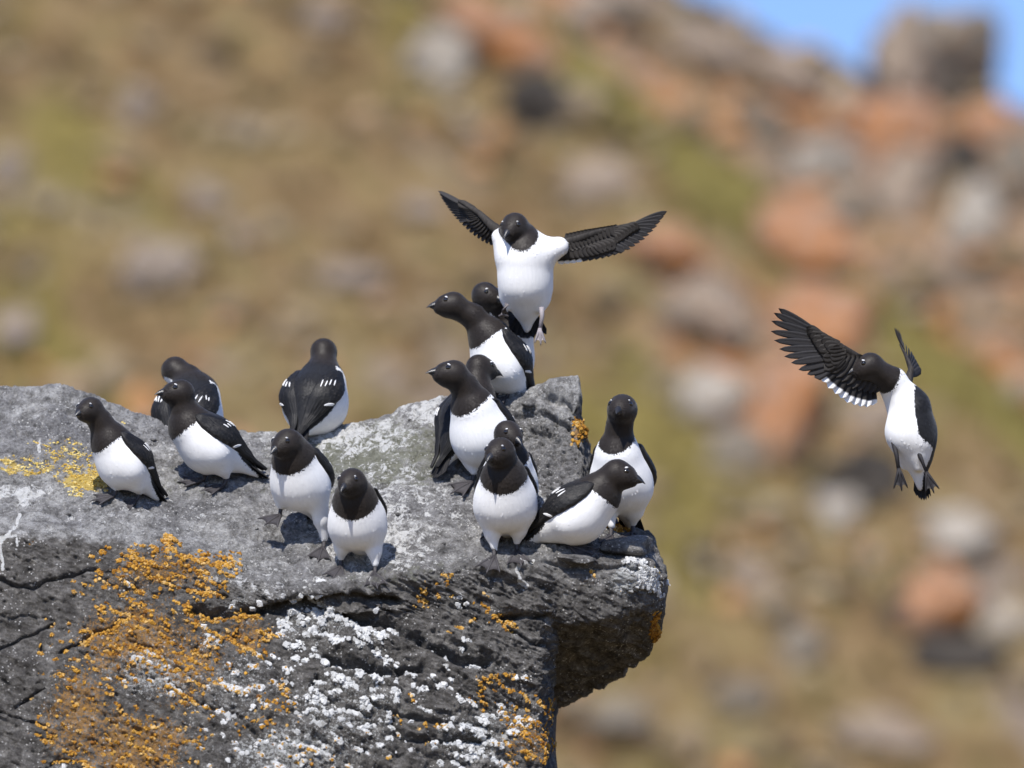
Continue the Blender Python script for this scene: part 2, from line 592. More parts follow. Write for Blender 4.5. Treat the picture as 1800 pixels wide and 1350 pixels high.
def tufts():
    n = 5000
    x, y, z, r = scatter_points(n, 9)
    V, tone = [], []
    for k in range(n):
        tn = r.random()
        hgt = r.uniform(0.03, 0.09)
        for b in range(6):
            a = r.uniform(0, 6.28); lean = r.uniform(0.1, 0.9); w = r.uniform(.006, .014)
            d = np.array([math.cos(a), math.sin(a), 0])
            s = np.array([-d[1], d[0], 0]) * w
            p0 = np.array([x[k], y[k], z[k] - 0.01]) + d * r.uniform(0, .05)
            p1 = p0 + d * hgt * lean * .4 + [0, 0, hgt * .6]
            p2 = p0 + d * hgt * lean + [0, 0, hgt]
            V += [p0 - s, p0 + s, p1 + s * .8, p1 - s * .8, p2]
            tone += [tn] * 5
    V = np.array(V)
    nb = len(V) // 5
    base = np.arange(nb)[:, None] * 5
    quads = base + np.array([[0, 1, 2, 3]])
    tris = base + np.array([[3, 2, 4]])
    m = NT("tundra_grass")
    c = m.ramp(m.attr("tone").outputs["Fac"], [(0.0, (.075, .065, .02)), (0.4, (.15, .122, .038)), (0.75, (.22, .16, .058)), (1.0, (.16, .10, .042))])
    mat = m.done(c, 0.8, spec=0.2)
    tag(mesh_obj("tundra_grass", T(V), [quads, tris], mat, attrs={"tone": np.array(tone)}), kind="stuff")


scree()
tufts()
# ---------------------------------------------------------------- the ledge: profiles in the y-z plane, swept along x, then broken up
# each station: x in mm right of the left picture edge, then ten (z below the top edge, depth) points from the foot of the
# front face, over the lip (fifth) and the top, across the crest (eighth) and down the back
ST = [
    (-160, [(2900, -330), (1500, -300), (1250, -225), (1010, -150), (930, -120), (880, 5), (800, 130), (690, 300), (740, 450), (2900, 600)]),
    (0, [(2900, -330), (1500, -300), (1250, -225), (1010, -150), (938, -115), (885, 5), (800, 130), (682, 290), (735, 440), (2900, 600)]),
    (70, [(2900, -330), (1500, -300), (1250, -225), (1010, -150), (935, -115), (880, 5), (795, 130), (675, 285), (735, 440), (2900, 600)]),
    (150, [(2900, -330), (1500, -305), (1250, -230), (1020, -155), (945, -120), (885, 0), (800, 130), (690, 290), (745, 440), (2900, 600)]),
    (220, [(2900, -330), (1500, -310), (1250, -235), (1030, -160), (955, -125), (890, 0), (810, 135), (718, 290), (770, 440), (2900, 600)]),
    (300, [(2900, -330), (1500, -315), (1250, -240), (1045, -165), (970, -130), (900, 0), (825, 140), (746, 290), (790, 440), (2900, 600)]),
    (400, [(2900, -330), (1500, -325), (1250, -245), (1060, -160), (1002, -145), (920, 0), (840, 145), (762, 295), (800, 450), (2900, 600)]),
    (500, [(2900, -330), (1500, -335), (1240, -235), (1075, -135), (1036, -152), (940, 0), (850, 150), (766, 300), (800, 460), (2900, 600)]),
    (600, [(2900, -330), (1500, -335), (1230, -225), (1072, -118), (1036, -145), (940, 0), (845, 150), (748, 305), (790, 470), (2900, 600)]),
    (700, [(2900, -330), (1500, -325), (1230, -205), (1075, -112), (1010, -120), (915, 15), (815, 155), (716, 305), (760, 470), (2900, 600)]),
    (780, [(2900, -330), (1500, -305), (1230, -190), (1078, -112), (998, -108), (905, 25), (805, 150), (692, 290), (740, 460), (2900, 600)]),
    (860, [(2900, -330), (1500, -285), (1230, -175), (1080, -112), (992, -98), (895, 35), (795, 145), (694, 258), (740, 430), (2900, 600)]),
    (940, [(2900, -330), (1500, -255), (1230, -155), (1082, -108), (986, -90), (890, 42), (775, 140), (676, 222), (730, 390), (2900, 600)]),
    (955, [(2900, -330), (1500, -245), (1230, -150), (1082, -106), (985, -88), (890, 42), (772, 140), (670, 216), (725, 380), (2900, 600)]),
    (974, [(1220, 480), (1258, 330), (1180, 150), (1092, -80), (985, -86), (890, 44), (770, 138), (662, 206), (720, 350), (1200, 430)]),
    (1016, [(1205, 470), (1240, 320), (1170, 145), (1089, -80), (986, -80), (895, 48), (770, 134), (656, 192), (720, 310), (1180, 420)]),
    (1034, [(1200, 465), (1230, 315), (1165, 140), (1087, -80), (988, -78), (925, 40), (850, 110), (775, 180), (820, 290), (1170, 410)]),
    (1060, [(1190, 440), (1216, 300), (1157, 130), (1084, -78), (990, -74), (958, 20), (922, 95), (885, 170), (920, 270), (1165, 380)]),
    (1100, [(1172, 360), (1193, 250), (1144, 105), (1076, -70), (993, -66), (968, 5), (950, 82), (930, 160), (955, 250), (1155, 330)]),
    (1146, [(1125, 260), (1149, 185), (1113, 70), (1057, -30), (1000, -42), (975, 12), (958, 65), (941, 115), (970, 190), (1120, 240)]),
    (1163, [(1095, 180), (1116, 110), (1085, 50), (1050, 8), (1010, 5), (998, 30), (988, 55), (980, 80), (1000, 130), (1090, 180)]),
    (1172, [(1050, 110), (1060, 85), (1050, 60), (1038, 45), (1024, 45), (1020, 55), (1017, 70), (1016, 80), (1024, 100), (1046, 115)]),
    (1177, [(1034, 80)] * 10),
]
SEG = [24, 150, 130, 64, 108, 112, 112, 34, 20]
sx = np.array([s[0] for s in ST], float)
sp = np.array([[[a, b] for a, b in s[1]] for s in ST], float)     # station, point, (pz, depth)
cols = np.arange(-150, 1177.1, 1.5)
ctrl = np.empty((len(cols), 10, 2))
for k in range(10):
    for c in range(2):
        ctrl[:, k, c] = np.interp(cols, sx, sp[:, k, c])
tpar = np.concatenate([k + np.arange(n) / n for k, n in enumerate(SEG)] + [[9.0]])
NC, NP = len(cols), len(tpar)
prof = np.empty((NC, NP, 2))
ki = np.minimum(tpar.astype(int), 8)
fr = tpar - ki
for c in range(2):
    prof[:, :, c] = ctrl[:, ki, c] * (1 - fr) + ctrl[:, ki + 1, c] * fr
ker = np.exp(-np.linspace(-2, 2, 25) ** 2); ker /= ker.sum()       # soften the corners of the profile a little


def smooth_rows(a, k):
    n = len(k) // 2
    pad = np.concatenate([np.repeat(a[:, :1], n, 1), a, np.repeat(a[:, -1:], n, 1)], 1)
    return sum(k[i] * pad[:, i:i + a.shape[1]] for i in range(len(k)))


for c in range(2):
    prof[:, :, c] = smooth_rows(prof[:, :, c], ker)
R = np.empty((NC, NP, 3))                                          # mm, level coordinates
R[..., 0] = (cols - 900)[:, None]
R[..., 1] = prof[..., 1]
R[..., 2] = 675 - prof[..., 0]


_q = R.reshape(-1, 3)
_w = np.exp(-((_q[:, 0] - 62) / 38) ** 2) * np.repeat((tpar < 3.6)[None], NC, 0).reshape(-1)
_z = np.stack([np.zeros(len(_q)), _q[:, 1] / 160, _q[:, 2] / 70], -1)
R[..., 0] += (22 * fbm(_z, 3, 17) * _w).reshape(NC, NP)            # the corner of the face is not plumb


def grid_normals(R):
    du = np.gradient(R, axis=0)
    dv = np.gradient(R, axis=1)
    n = np.cross(du, dv)
    n /= np.linalg.norm(n, axis=2)[..., None] + 1e-9
    return n


N0 = grid_normals(R)
if N0[NC // 2, 200, 1] > 0:
    N0 = -N0
for _ in range(2):                                                  # soften normals so that displaced neighbours do not cross
    for c in range(3):
        a = N0[..., c]
        a = smooth_rows(a, ker)
        N0[..., c] = smooth_rows(a.T, ker).T
N0 /= np.linalg.norm(N0, axis=2)[..., None] + 1e-9

P = R.reshape(-1, 3)
PX = P[:, 0] + 900
PY = 675 - P[:, 2]
tt = np.broadcast_to(tpar, (NC, NP)).reshape(-1)
front = 1 - smoothstep(3.85, 4.35, tt)
under = front * smoothstep(958, 985, PX)
endfade = 1 - smoothstep(1120, 1172, PX)
dip = math.radians(27)                                              # the beds dip down to the right
U = P[:, 0] * math.cos(dip) - P[:, 2] * math.sin(dip)
V = P[:, 0] * math.sin(dip) + P[:, 2] * math.cos(dip)
Y = P[:, 1]
bed = np.stack([U, Y, V], -1).astype(np.float32)
right_side = smoothstep(430, 620, PX)

D = 20 * fbm(P / 210.0, 3, 1) * endfade
strata = fbm(bed / np.array([150.0, 110.0, 34.0]) + 3.3, 5, 31, 0.55, ridged=True)
D += (strata - 0.35) * (4 + 15 * front * (0.35 + 0.65 * right_side)) * (0.4 + .6 * endfade)
f1, f2, cid = worley(bed / np.array([95.0, 70.0, 42.0]) + 0.35 * np.stack([perlin(P / 40.0, 5), perlin(P / 40.0, 6), perlin(P / 40.0, 7)], -1), 4)
plate = (cid - 0.5) * smoothstep(0.0, 0.12, f2 - f1)
D += plate * (3 + 9 * front) * (0.3 + 0.7 * right_side)
f1b, f2b, cidb = worley(bed / np.array([34.0, 26.0, 15.0]) + 0.4 * perlin(P / 14.0, 8)[:, None], 14)
D += (cidb - 0.5) * smoothstep(0.0, 0.15, f2b - f1b) * (1.2 + 4.2 * front) * (0.35 + 0.65 * right_side)
D += 6.5 * fbm(P / 46.0, 3, 41) + 9.0 * fbm(P / 105.0, 2, 44) * (1 - front)
tf1, tf2, tcid = worley(P / np.array([62.0, 62.0, 40.0]) + 0.5 * perlin(P / 30.0, 48)[:, None], 47)
D += (tcid - .5) * smoothstep(0, .16, tf2 - tf1) * 5.0 * (1 - front)
flank = (1 - front) * np.exp(-((PX - 950) / 85) ** 2) * smoothstep(700, 760, PY)
pit = fbm(P / 13.0, 3, 51)
D += pit * (4.6 - .2 * front + 4.0 * flank) * (1 - .45 * front * smoothstep(240, 120, PX))
D -= 7.0 * smoothstep(0.06, 0.40, fbm(bed / np.array([17.0, 12.0, 8.0]), 3, 61)) * (0.6 + 0.9 * flank + .1 * front)
calm = 1 - .6 * front * smoothstep(240, 120, PX)
D += 2.4 * fbm(P / np.array([7.0, 6.0, 5.0]), 2, 71) * (1 - .35 * front) * calm


def poly_dist(px, py, pts):
    d = np.full(len(px), 1e9)
    for (x0, y0), (x1, y1) in zip(pts[:-1], pts[1:]):
        l2 = (x1 - x0) ** 2 + (y1 - y0) ** 2
        t = np.clip(((px - x0) * (x1 - x0) + (py - y0) * (y1 - y0)) / l2, 0, 1)
        d = np.minimum(d, np.hypot(px - x0 - t * (x1 - x0), py - y0 - t * (y1 - y0)))
    return d


CRACKS = [   # (polyline, width, depth)
    ([(-60, 1000), (10, 1012), (40, 1026), (66, 1030), (90, 1016), (130, 1005), (175, 996)], 4.0, 16),
    ([(-80, 1140), (0, 1138), (40, 1122), (62, 1112), (100, 1094)], 3.2, 12),
    ([(118, 1140), (150, 1128), (175, 1108), (205, 1098), (240, 1076)], 4.0, 14),
    ([(40, 1235), (70, 1215), (90, 1203)], 2.6, 10),
    ([(0, 1215), (12, 1225)], 2.5, 9), ([(0, 1240), (50, 1255), (98, 1265)], 2.2, 8),
    ([(86, 1345), (110, 1330), (125, 1324), (160, 1325)], 2.2, 8),
    ([(0, 1075), (30, 1082), (60, 1072), (75, 1083)], 2.2, 7),
    ([(345, 1068), (400, 1078), (450, 1073), (500, 1062), (560, 1050), (640, 1046), (700, 1052)], 8.0, 26),
    ([(540, 1060), (600, 1075), (650, 1092), (690, 1098), (740, 1124), (790, 1150), (850, 1165)], 11.0, 30),
    ([(575, 1156), (640, 1170), (700, 1176), (745, 1172)], 8.5, 26),
    ([(560, 1185), (555, 1200), (600, 1230), (660, 1250)], 5.0, 14),
    ([(690, 1262), (720, 1290), (780, 1297), (860, 1292)], 7.0, 20),
    ([(640, 1222), (690, 1245), (760, 1262), (820, 1268)], 5.0, 13),
    ([(420, 1120), (480, 1160), (520, 1200)], 4.0, 10), ([(300, 1190), (350, 1225), (420, 1250), (470, 1290)], 4.0, 10),
    ([(240, 1120), (280, 1140), (330, 1180)], 3.5, 10),
    ([(880, 1082), (930, 1080), (962, 1083)], 4.5, 16),
    ([(900, 1105), (925, 1120), (960, 1130)], 5.0, 12),
    ([(955, 985), (1000, 1000), (1050, 1001), (1110, 1000), (1135, 996)], 4.5, 15),
    ([(905, 730), (940, 724), (975, 735), (1000, 752)], 6.0, 18),
    ([(960, 700), (990, 705), (1015, 722), (1022, 735)], 9.0, 18),
    ([(935, 752), (965, 768), (985, 778)], 5.0, 13),
    ([(240, 1000), (320, 1030), (400, 1045)], 3, 6), ([(380, 905), (420, 935), (500, 960)], 3, 5),
    ([(620, 885), (680, 850), (760, 838)], 2.5, 4), ([(560, 800), (660, 772), (740, 768)], 2.5, 3),
    ([(0, 855), (80, 840), (150, 860), (230, 885), (300, 900)], 4, 7),
    ([(990, 1120), (1060, 1130), (1130, 1115)], 4, 9), ([(975, 1170), (1050, 1180), (1110, 1160)], 4, 9),
]
wob = 3.5 * np.stack([perlin(P / 22.0, 81), perlin(P / 22.0, 82)], -1)
vis = tt < 7.0
for pts, w, dep in CRACKS:
    lo = np.min(pts, 0) - 60
    hi = np.max(pts, 0) + 60
    s = np.nonzero(vis & (PX > lo[0]) & (PX < hi[0]) & (PY > lo[1]) & (PY < hi[1]))[0]
    d = poly_dist(PX[s] + wob[s, 0] * 1.6, PY[s] + wob[s, 1] * 1.6, pts)
    ends = 1.0
    D[s] -= dep * np.exp(-(d / (w * (0.75 + 0.6 * perlin(P[s] / 30.0, 83)))) ** 2) * ends
    if w > 4.4:                                                     # the bed above a ledge stands proud of it
        up = np.exp(-((d - 2.2 * w) / (1.6 * w)) ** 2)
        D[s] += 0.18 * dep * up
BULGES = [((1110, 1022), 48, 24, 9), ((940, 1010), 45, 22, 10), ((1040, 1015), 35, 20, 7), ((912, 1062), 60, 12, 12), ((850, 1125), 50, 18, 10),
          ((985, 680), 38, 18, 8), ((955, 800), 30, 22, 8), ((905, 820), 25, 25, 8), ((960, 870), 30, 25, 7),
          ((300, 1000), 90, 35, 8), ((180, 1200), 110, 100, 8), ((560, 1120), 80, 25, 12), ((430, 1030), 70, 25, 8)]
for (bx, by), rx, ry, a in BULGES:
    D += a * np.exp(-((PX - bx) / rx) ** 2 - ((PY - by) / ry) ** 2) * (tt < 7)
D *= 1 - smoothstep(1165, 1176, PX)
D *= 1 - .62 * np.exp(-((PX - 975) / 60) ** 2 - ((PY - 660) / 34) ** 2)      # the peak is a clean wedge
D *= 1 - .45 * under
RD = P + N0.reshape(-1, 3) * D[:, None]                            # displaced surface, mm
ROCK = RD.reshape(NC, NP, 3)
NRM = grid_normals(ROCK)
if NRM[NC // 2, 200, 1] > 0:
    NRM = -NRM
RPX = 900 + RD[:, 0] * DIST / (DIST + RD[:, 1] / 1000)
RPY = 675 - RD[:, 2] * DIST / (DIST + RD[:, 1] / 1000)


def blobs(lst, nx=PX, ny=PY):
    m = np.zeros(len(nx))
    for bx, by, rx, ry, w in lst:
        m = np.maximum(m, w * np.exp(-0.7 * (((nx - bx) / rx) ** 2 + ((ny - by) / ry) ** 2) ** 1.5))
    return m


ORANGE = [(290, 1010, 120, 50, .95), (165, 1020, 45, 45, .5), (240, 1120, 130, 95, 1), (150, 1250, 70, 110, 1), (250, 1300, 130, 90, 1), (330, 1150, 100, 110, .9),
          (440, 1110, 60, 45, .95), (470, 1240, 80, 90, .6), (540, 1330, 120, 50, .6), (745, 1050, 16, 24, .7), (780, 1030, 24, 22, .5), (850, 1062, 24, 26, .6),
          (860, 1078, 30, 12, .6), (895, 1098, 28, 12, .6), (1022, 1025, 24, 26, .7), (1040, 1020, 12, 20, .7), (1100, 1050, 30, 14, .45), (880, 1215, 60, 40, .65),
          (920, 1290, 45, 60, .9), (940, 1240, 30, 30, .6), (715, 1250, 20, 50, .5), (760, 1290, 30, 40, .5), (1156, 1108, 12, 26, 1.1), (1019, 757, 15, 28, 1.3),
          (75, 1292, 26, 18, .6), (85, 1135, 16, 10, .5), (1088, 935, 24, 8, .9), (72, 952, 8, 6, .7), (820, 1105, 40, 20, .35), (640, 1300, 90, 60, .4)]
WHITE = [(280, 1175, 90, 50, .85), (265, 1040, 35, 25, .45), (425, 1050, 34, 38, .7), (430, 1200, 110, 90, .7), (560, 1100, 90, 70, .7), (600, 1250, 150, 110, .7),
         (520, 1320, 150, 60, .85), (740, 1200, 120, 90, .5), (850, 1290, 110, 80, .7), (1110, 1022, 50, 30, 1.05), (820, 1160, 60, 40, .45), (350, 1290, 110, 80, .6),
         (900, 1250, 50, 80, .65), (650, 1130, 60, 40, .6), (815, 1055, 30, 20, .5), (120, 1335, 30, 10, .8), (1165, 1010, 12, 20, .6), (370, 1110, 40, 14, .8), (210, 1050, 40, 20, .4)]
YELLOW = [(150, 842, 60, 22, 1.1), (60, 815, 55, 9, .8), (110, 800, 70, 22, .55), (15, 822, 20, 8, .9), (200, 770, 60, 50, .28), (230, 900, 120, 30, .2), (1140, 1000, 30, 16, .3)]
GUANO = [(700, 985, 110, 30, .6), (650, 940, 120, 60, .75), (480, 1000, 130, 40, .4), (820, 890, 80, 50, .5), (760, 720, 100, 40, .8), (620, 770, 130, 40, .75), (690, 870, 110, 60, .6), (540, 850, 60, 40, .5),
         (940, 870, 20, 70, .5), (330, 780, 110, 30, .45), (440, 780, 90, 30, .5), (30, 870, 60, 14, .8), (250, 900, 160, 40, .4), (940, 690, 60, 16, .6), (110, 740, 120, 40, .3),
         (440, 1030, 120, 24, .5), (560, 1020, 60, 16, .4)]
GREEN = [(640, 800, 150, 60, 1), (560, 830, 100, 50, .7), (760, 770, 60, 50, .5), (700, 1010, 120, 30, .5), (280, 840, 120, 40, .4)]
n25 = fbm(P / 26.0, 3, 91)
n9 = fbm(P / 9.0, 2, 95)
warp = 26 * np.stack([perlin(P / 60.0, 101), perlin(P / 60.0, 102)], -1)
wx, wy = PX + warp[:, 0], PY + warp[:, 1]
fr_only = (tt < 4.6)
m_or = blobs(ORANGE, wx, wy)
m_wh = blobs(WHITE, wx, wy) * fr_only
m_ye = blobs(YELLOW, wx, wy)
m_gu = blobs(GUANO, wx, wy) * (tt > 3.6) * (tt < 7.3)
m_gr = blobs(GREEN, wx, wy) * (tt > 3.8)
for pts, w in (([(38, 903), (30, 925), (22, 940), (10, 948), (8, 962), (12, 985), (13, 998)], 3.0), ([(36, 945), (38, 958)], 2.2), ([(36, 965), (36, 974)], 2.2),
               ([(-10, 948), (34, 941)], 3), ([(916, 985), (908, 1000), (912, 1018), (925, 1028)], 4.0), ([(935, 985), (918, 986)], 4.0), ([(60, 780), (62, 800)], 3)):
    d = poly_dist(PX + wob[:, 0] * .5, PY + wob[:, 1] * .5, pts)
    m_gu = np.maximum(m_gu, (1.15 + 1.3 * n9) * smoothstep(w + 1.5, w - 1.5, d) * (tt < 7) * (np.abs(PY - pts[0][1]) < 160))
soft = 0.10 + 0.75 * smoothstep(300, 520, PX)
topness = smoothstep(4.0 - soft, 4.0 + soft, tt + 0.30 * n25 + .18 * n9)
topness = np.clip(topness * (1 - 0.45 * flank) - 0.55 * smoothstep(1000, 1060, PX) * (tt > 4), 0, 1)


def mat_ledge():
    m = NT("lichen_covered_ledge")
    P = m.coord("Object")
    top = m.attr("topness").outputs["Fac"]
    fine = m.noise(P, 230, 7, 0.78)
    mid = m.noise(P, 42, 6, 0.65, 0.3)
    big = m.noise(P, 9, 4, 0.6, 0.4)
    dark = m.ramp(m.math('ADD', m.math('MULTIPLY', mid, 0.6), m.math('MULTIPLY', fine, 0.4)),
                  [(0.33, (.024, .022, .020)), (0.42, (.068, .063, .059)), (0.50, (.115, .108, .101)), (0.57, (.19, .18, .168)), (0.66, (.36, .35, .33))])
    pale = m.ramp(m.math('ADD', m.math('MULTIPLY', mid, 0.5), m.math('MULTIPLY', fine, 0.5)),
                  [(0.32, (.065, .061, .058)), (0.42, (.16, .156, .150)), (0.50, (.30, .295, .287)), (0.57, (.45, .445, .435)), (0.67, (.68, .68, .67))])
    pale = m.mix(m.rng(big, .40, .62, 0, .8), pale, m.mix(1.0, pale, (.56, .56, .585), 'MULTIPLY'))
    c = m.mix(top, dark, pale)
    green = m.attr("green").outputs["Fac"]
    c = m.mix(m.math('MULTIPLY', m.step(m.math('ADD', m.math('MULTIPLY', green, .32), m.math('MULTIPLY', m.noise(P, 60, 6, .75), .8)), .52, .72), .7), c, (.17, .175, .115))
    # droppings and pale crust
    gu = m.attr("guano").outputs["Fac"]
    gl = m.math('ADD', m.math('MULTIPLY', gu, 0.30), m.math('MULTIPLY', m.noise(P, 55, 8, .76, .6), 0.9))
    c = m.mix(m.step(gl, 0.615, 0.685), c, m.mix(m.noise(P, 300, 3), (.52, .52, .51), (.78, .78, .77)))
    # flecks
    fl = m.voronoi(P, 150)
    c = m.mix(m.math('MULTIPLY', m.step(fl, 0.30, 0.16), m.step(m.noise(P, 33, 3), .46, .60)), c, (.58, .57, .55))
    # stained ground under the lichen crusts
    nz = m.noise(P, 170, 6, .8)
    wh = m.math('ADD', m.math('MULTIPLY', m.attr("white").outputs["Fac"], .36), m.math('MULTIPLY', nz, .8))
    c = m.mix(m.math('MULTIPLY', m.step(wh, .665, .72), .75), c, m.mix(m.noise(P, 260, 3), (.40, .41, .40), (.66, .67, .66)))
    og = m.math('ADD', m.math('MULTIPLY', m.attr("orange").outputs["Fac"], .36), m.math('MULTIPLY', m.noise(P, 150, 7, .8), .8))
    c = m.mix(m.math('MULTIPLY', m.step(og, .70, .76), .7), c, m.mix(m.noise(P, 220, 3), (.34, .16, .03), (.48, .26, .06)))
    ye = m.math('ADD', m.math('MULTIPLY', m.attr("yellow").outputs["Fac"], .34), m.math('MULTIPLY', m.noise(P, 70, 7, .75), .8))
    c = m.mix(m.step(ye, .60, .70), c, m.mix(m.noise(P, 240, 3), (.48, .33, .08), (.62, .48, .16)))
    h = m.math('ADD', m.math('MULTIPLY', fine, 1.0), m.math('MULTIPLY', mid, .8))
    return m.done(c, m.rng(mid, 0, 1, .72, .95), m.bump(h, 0.008, 1.0), spec=0.28)


MAT_LEDGE = mat_ledge()
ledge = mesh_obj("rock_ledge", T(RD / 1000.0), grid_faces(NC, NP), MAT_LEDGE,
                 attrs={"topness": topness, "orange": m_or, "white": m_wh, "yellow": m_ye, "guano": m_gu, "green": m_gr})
ledge.matrix_world = Matrix.Identity(4)
tag(ledge, "grey overhanging rock ledge crusted with orange, white and yellow lichen under the birds", "rock")


# lichen crusts: small lobed cushions in colonies on the rock
def lichen(name, mask, other, n, rmin, rmax, stops, thr, seed, dome=0.30, tilt=.20, out=1.6):
    r = np.random.default_rng(seed)
    score = mask * 1.0 + (n25 * 0.95 + n9 * 0.75) * np.clip(mask * 2.2, 0, 1) - other * 0.35
    cand = np.nonzero((score > thr) & (tt > 1.0) & (tt < 6.9) & (PX > -60) & (PX < 1174) & (NRM.reshape(-1, 3)[:, 1] < 0.5))[0]
    w = np.clip(score[cand] - thr, 0, .25) + .05
    pick = r.choice(cand, size=min(n, int(2.2 * len(cand))), replace=True, p=w / w.sum())
    n = len(pick)
    nr = N0.reshape(-1, 3)[pick] * .75 + NRM.reshape(-1, 3)[pick] * .25 + r.normal(0, tilt, (n, 3))
    c = RD[pick] + N0.reshape(-1, 3)[pick] * r.uniform(.1, out, n)[:, None]
    nr /= np.linalg.norm(nr, axis=1)[:, None]
    a = np.cross(nr, np.tile([0.3, 0.2, 0.9], (n, 1))); a /= np.linalg.norm(a, axis=1)[:, None]
    b = np.cross(nr, a)
    c = c + a * r.normal(0, 1.0, n)[:, None] + b * r.normal(0, 1.0, n)[:, None]
    rad = rmin + (rmax - rmin) * r.random(n) ** 2.6
    K = 8
    ang = np.arange(K) / K * 2 * np.pi
    V = np.empty((n, 2 * K + 1, 3))
    ph = r.uniform(0, 6.28, n)
    for k in range(K):
        rr = rad * r.uniform(.55, 1.35, n)
        dirv = a * np.cos(ang[k] + ph)[:, None] + b * np.sin(ang[k] + ph)[:, None]
        V[:, k] = c + dirv * rr[:, None] - nr * (rad * .25)[:, None]
        V[:, K + k] = c + dirv * (rr * .80)[:, None] + nr * (rad * dome * r.uniform(.5, 1.1, n))[:, None]
    V[:, 2 * K] = c + nr * (rad * dome * r.uniform(.5, 1.2, n))[:, None]
    i = np.arange(K)
    q = np.stack([i, (i + 1) % K, K + (i + 1) % K, K + i], -1)
    t = np.stack([K + i, K + (i + 1) % K, np.full(K, 2 * K)], -1)
    off = (np.arange(n) * (2 * K + 1))[:, None, None]
    m = NT(name)
    col = m.ramp(m.attr("tone").outputs["Fac"], stops)
    P_ = m.coord("Object")
    col = m.mix(m.rng(m.noise(P_, 420, 4, .7), .3, .7, 0, .5), col, m.mix(1.0, col, (.5, .46, .42), 'MULTIPLY'))
    mat = m.done(col, .9, m.bump(m.noise(P_, 500, 3), .001), spec=.15)
    tone = np.clip(r.normal(.5, .28, n) + n25[pick] * .9, 0, 1)
    o = mesh_obj(name, T(V.reshape(-1, 3) / 1000.0), [(q[None] + off).reshape(-1, 4), (t[None] + off).reshape(-1, 3)], mat, ledge,
                 smooth=False, attrs={"tone": np.repeat(tone, 2 * K + 1)})
    tag(o, kind="stuff")


lichen("orange_lichen", m_or, m_wh * .5, 24000, 0.9, 4.2, [(0.0, (.21, .09, .02)), (.35, (.41, .20, .030)), (.65, (.52, .285, .048)), (1, (.60, .40, .16))], 0.50, 1, .36, .32)
lichen("white_lichen", m_wh, m_or * .6, 14000, 1.0, 6.5, [(0.0, (.30, .30, .29)), (.4, (.50, .51, .51)), (1, (.66, .67, .67))], 0.66, 2, .11, .14, .7)
lichen("yellow_lichen", m_ye, m_or * 0, 2200, .8, 2.6, [(0.0, (.46, .28, .05)), (.5, (.60, .43, .10)), (1, (.72, .62, .30))], 0.44, 3, .35)


def rock_at(px, py, rad=4.0):
    """the visible rock surface at a pixel: point and normal in mm, level coordinates"""
    while True:
        s = np.nonzero((np.abs(RPX - px) < rad) & (np.abs(RPY - py) < rad))[0]
        if len(s) > 6 or rad > 60:
            break
        rad *= 1.5
    if len(s) == 0:
        s = np.argmin((RPX - px) ** 2 + (RPY - py) ** 2)[None]
    y0 = RD[s, 1].min()
    s = s[RD[s, 1] < y0 + 25]
    n = N0.reshape(-1, 3)[s].mean(0)
    p = np.array([(px - 900) * (1 + np.median(RD[s, 1]) / 1000 / DIST), np.median(RD[s, 1]), np.median(RD[s, 2])])
    return p, n / np.linalg.norm(n)


def chunk(name, px, py, w, d, h, tilt, seed, yaw=0.0, sink=0.3, cuts=7):
    """a separate plate or stone lying on the ledge"""
    p, n = rock_at(px, py)
    v = rock_shape(ICO4[0] if w > 40 else ICO2[0], seed, cuts, 0.09) * (np.array([w, d, h]) / 2 * 1.15)
    ca, sa = math.cos(tilt), math.sin(tilt)
    cy, sy = math.cos(yaw), math.sin(yaw)
    v = np.stack([v[:, 0] * ca + v[:, 2] * sa, v[:, 1], -v[:, 0] * sa + v[:, 2] * ca], -1)
    v = np.stack([v[:, 0] * cy - v[:, 1] * sy, v[:, 0] * sy + v[:, 1] * cy, v[:, 2]], -1)
    q = p + v + np.array([0, 0, h * (0.5 - sink)])
    f = ICO4[1] if w > 40 else ICO2[1]
    nv = len(q)
    z = np.zeros(nv)
    return mesh_obj(name, T(q / 1000.0), f, MAT_LEDGE, ledge,
                    attrs={"topness": z + .45 + .2 * perlin(q / 20, 3), "orange": z, "white": z + .3, "yellow": z, "guano": z + .2, "green": z})


chunk("rock_slab", 1098, 968, 128, 90, 40, -0.08, 303, 0.15, .35)
chunk("rock_slab", 1012, 985, 60, 60, 18, 0.12, 311, 0.2)
for k, (px, py, w) in enumerate([(1160, 1018, 26), (930, 712, 30), (700, 905, 12), (655, 905, 9), (868, 885, 14), (780, 955, 9),
                                 (330, 842, 12), (395, 905, 9), (452, 930, 8), (270, 775, 13), (120, 905, 10), (540, 880, 9), (720, 740, 8), (1060, 945, 18)]):
    chunk("stone", px, py, w, w * .8, w * .55, 0.1 * (k % 5 - 2), 400 + k, k * .9, .35, 5)
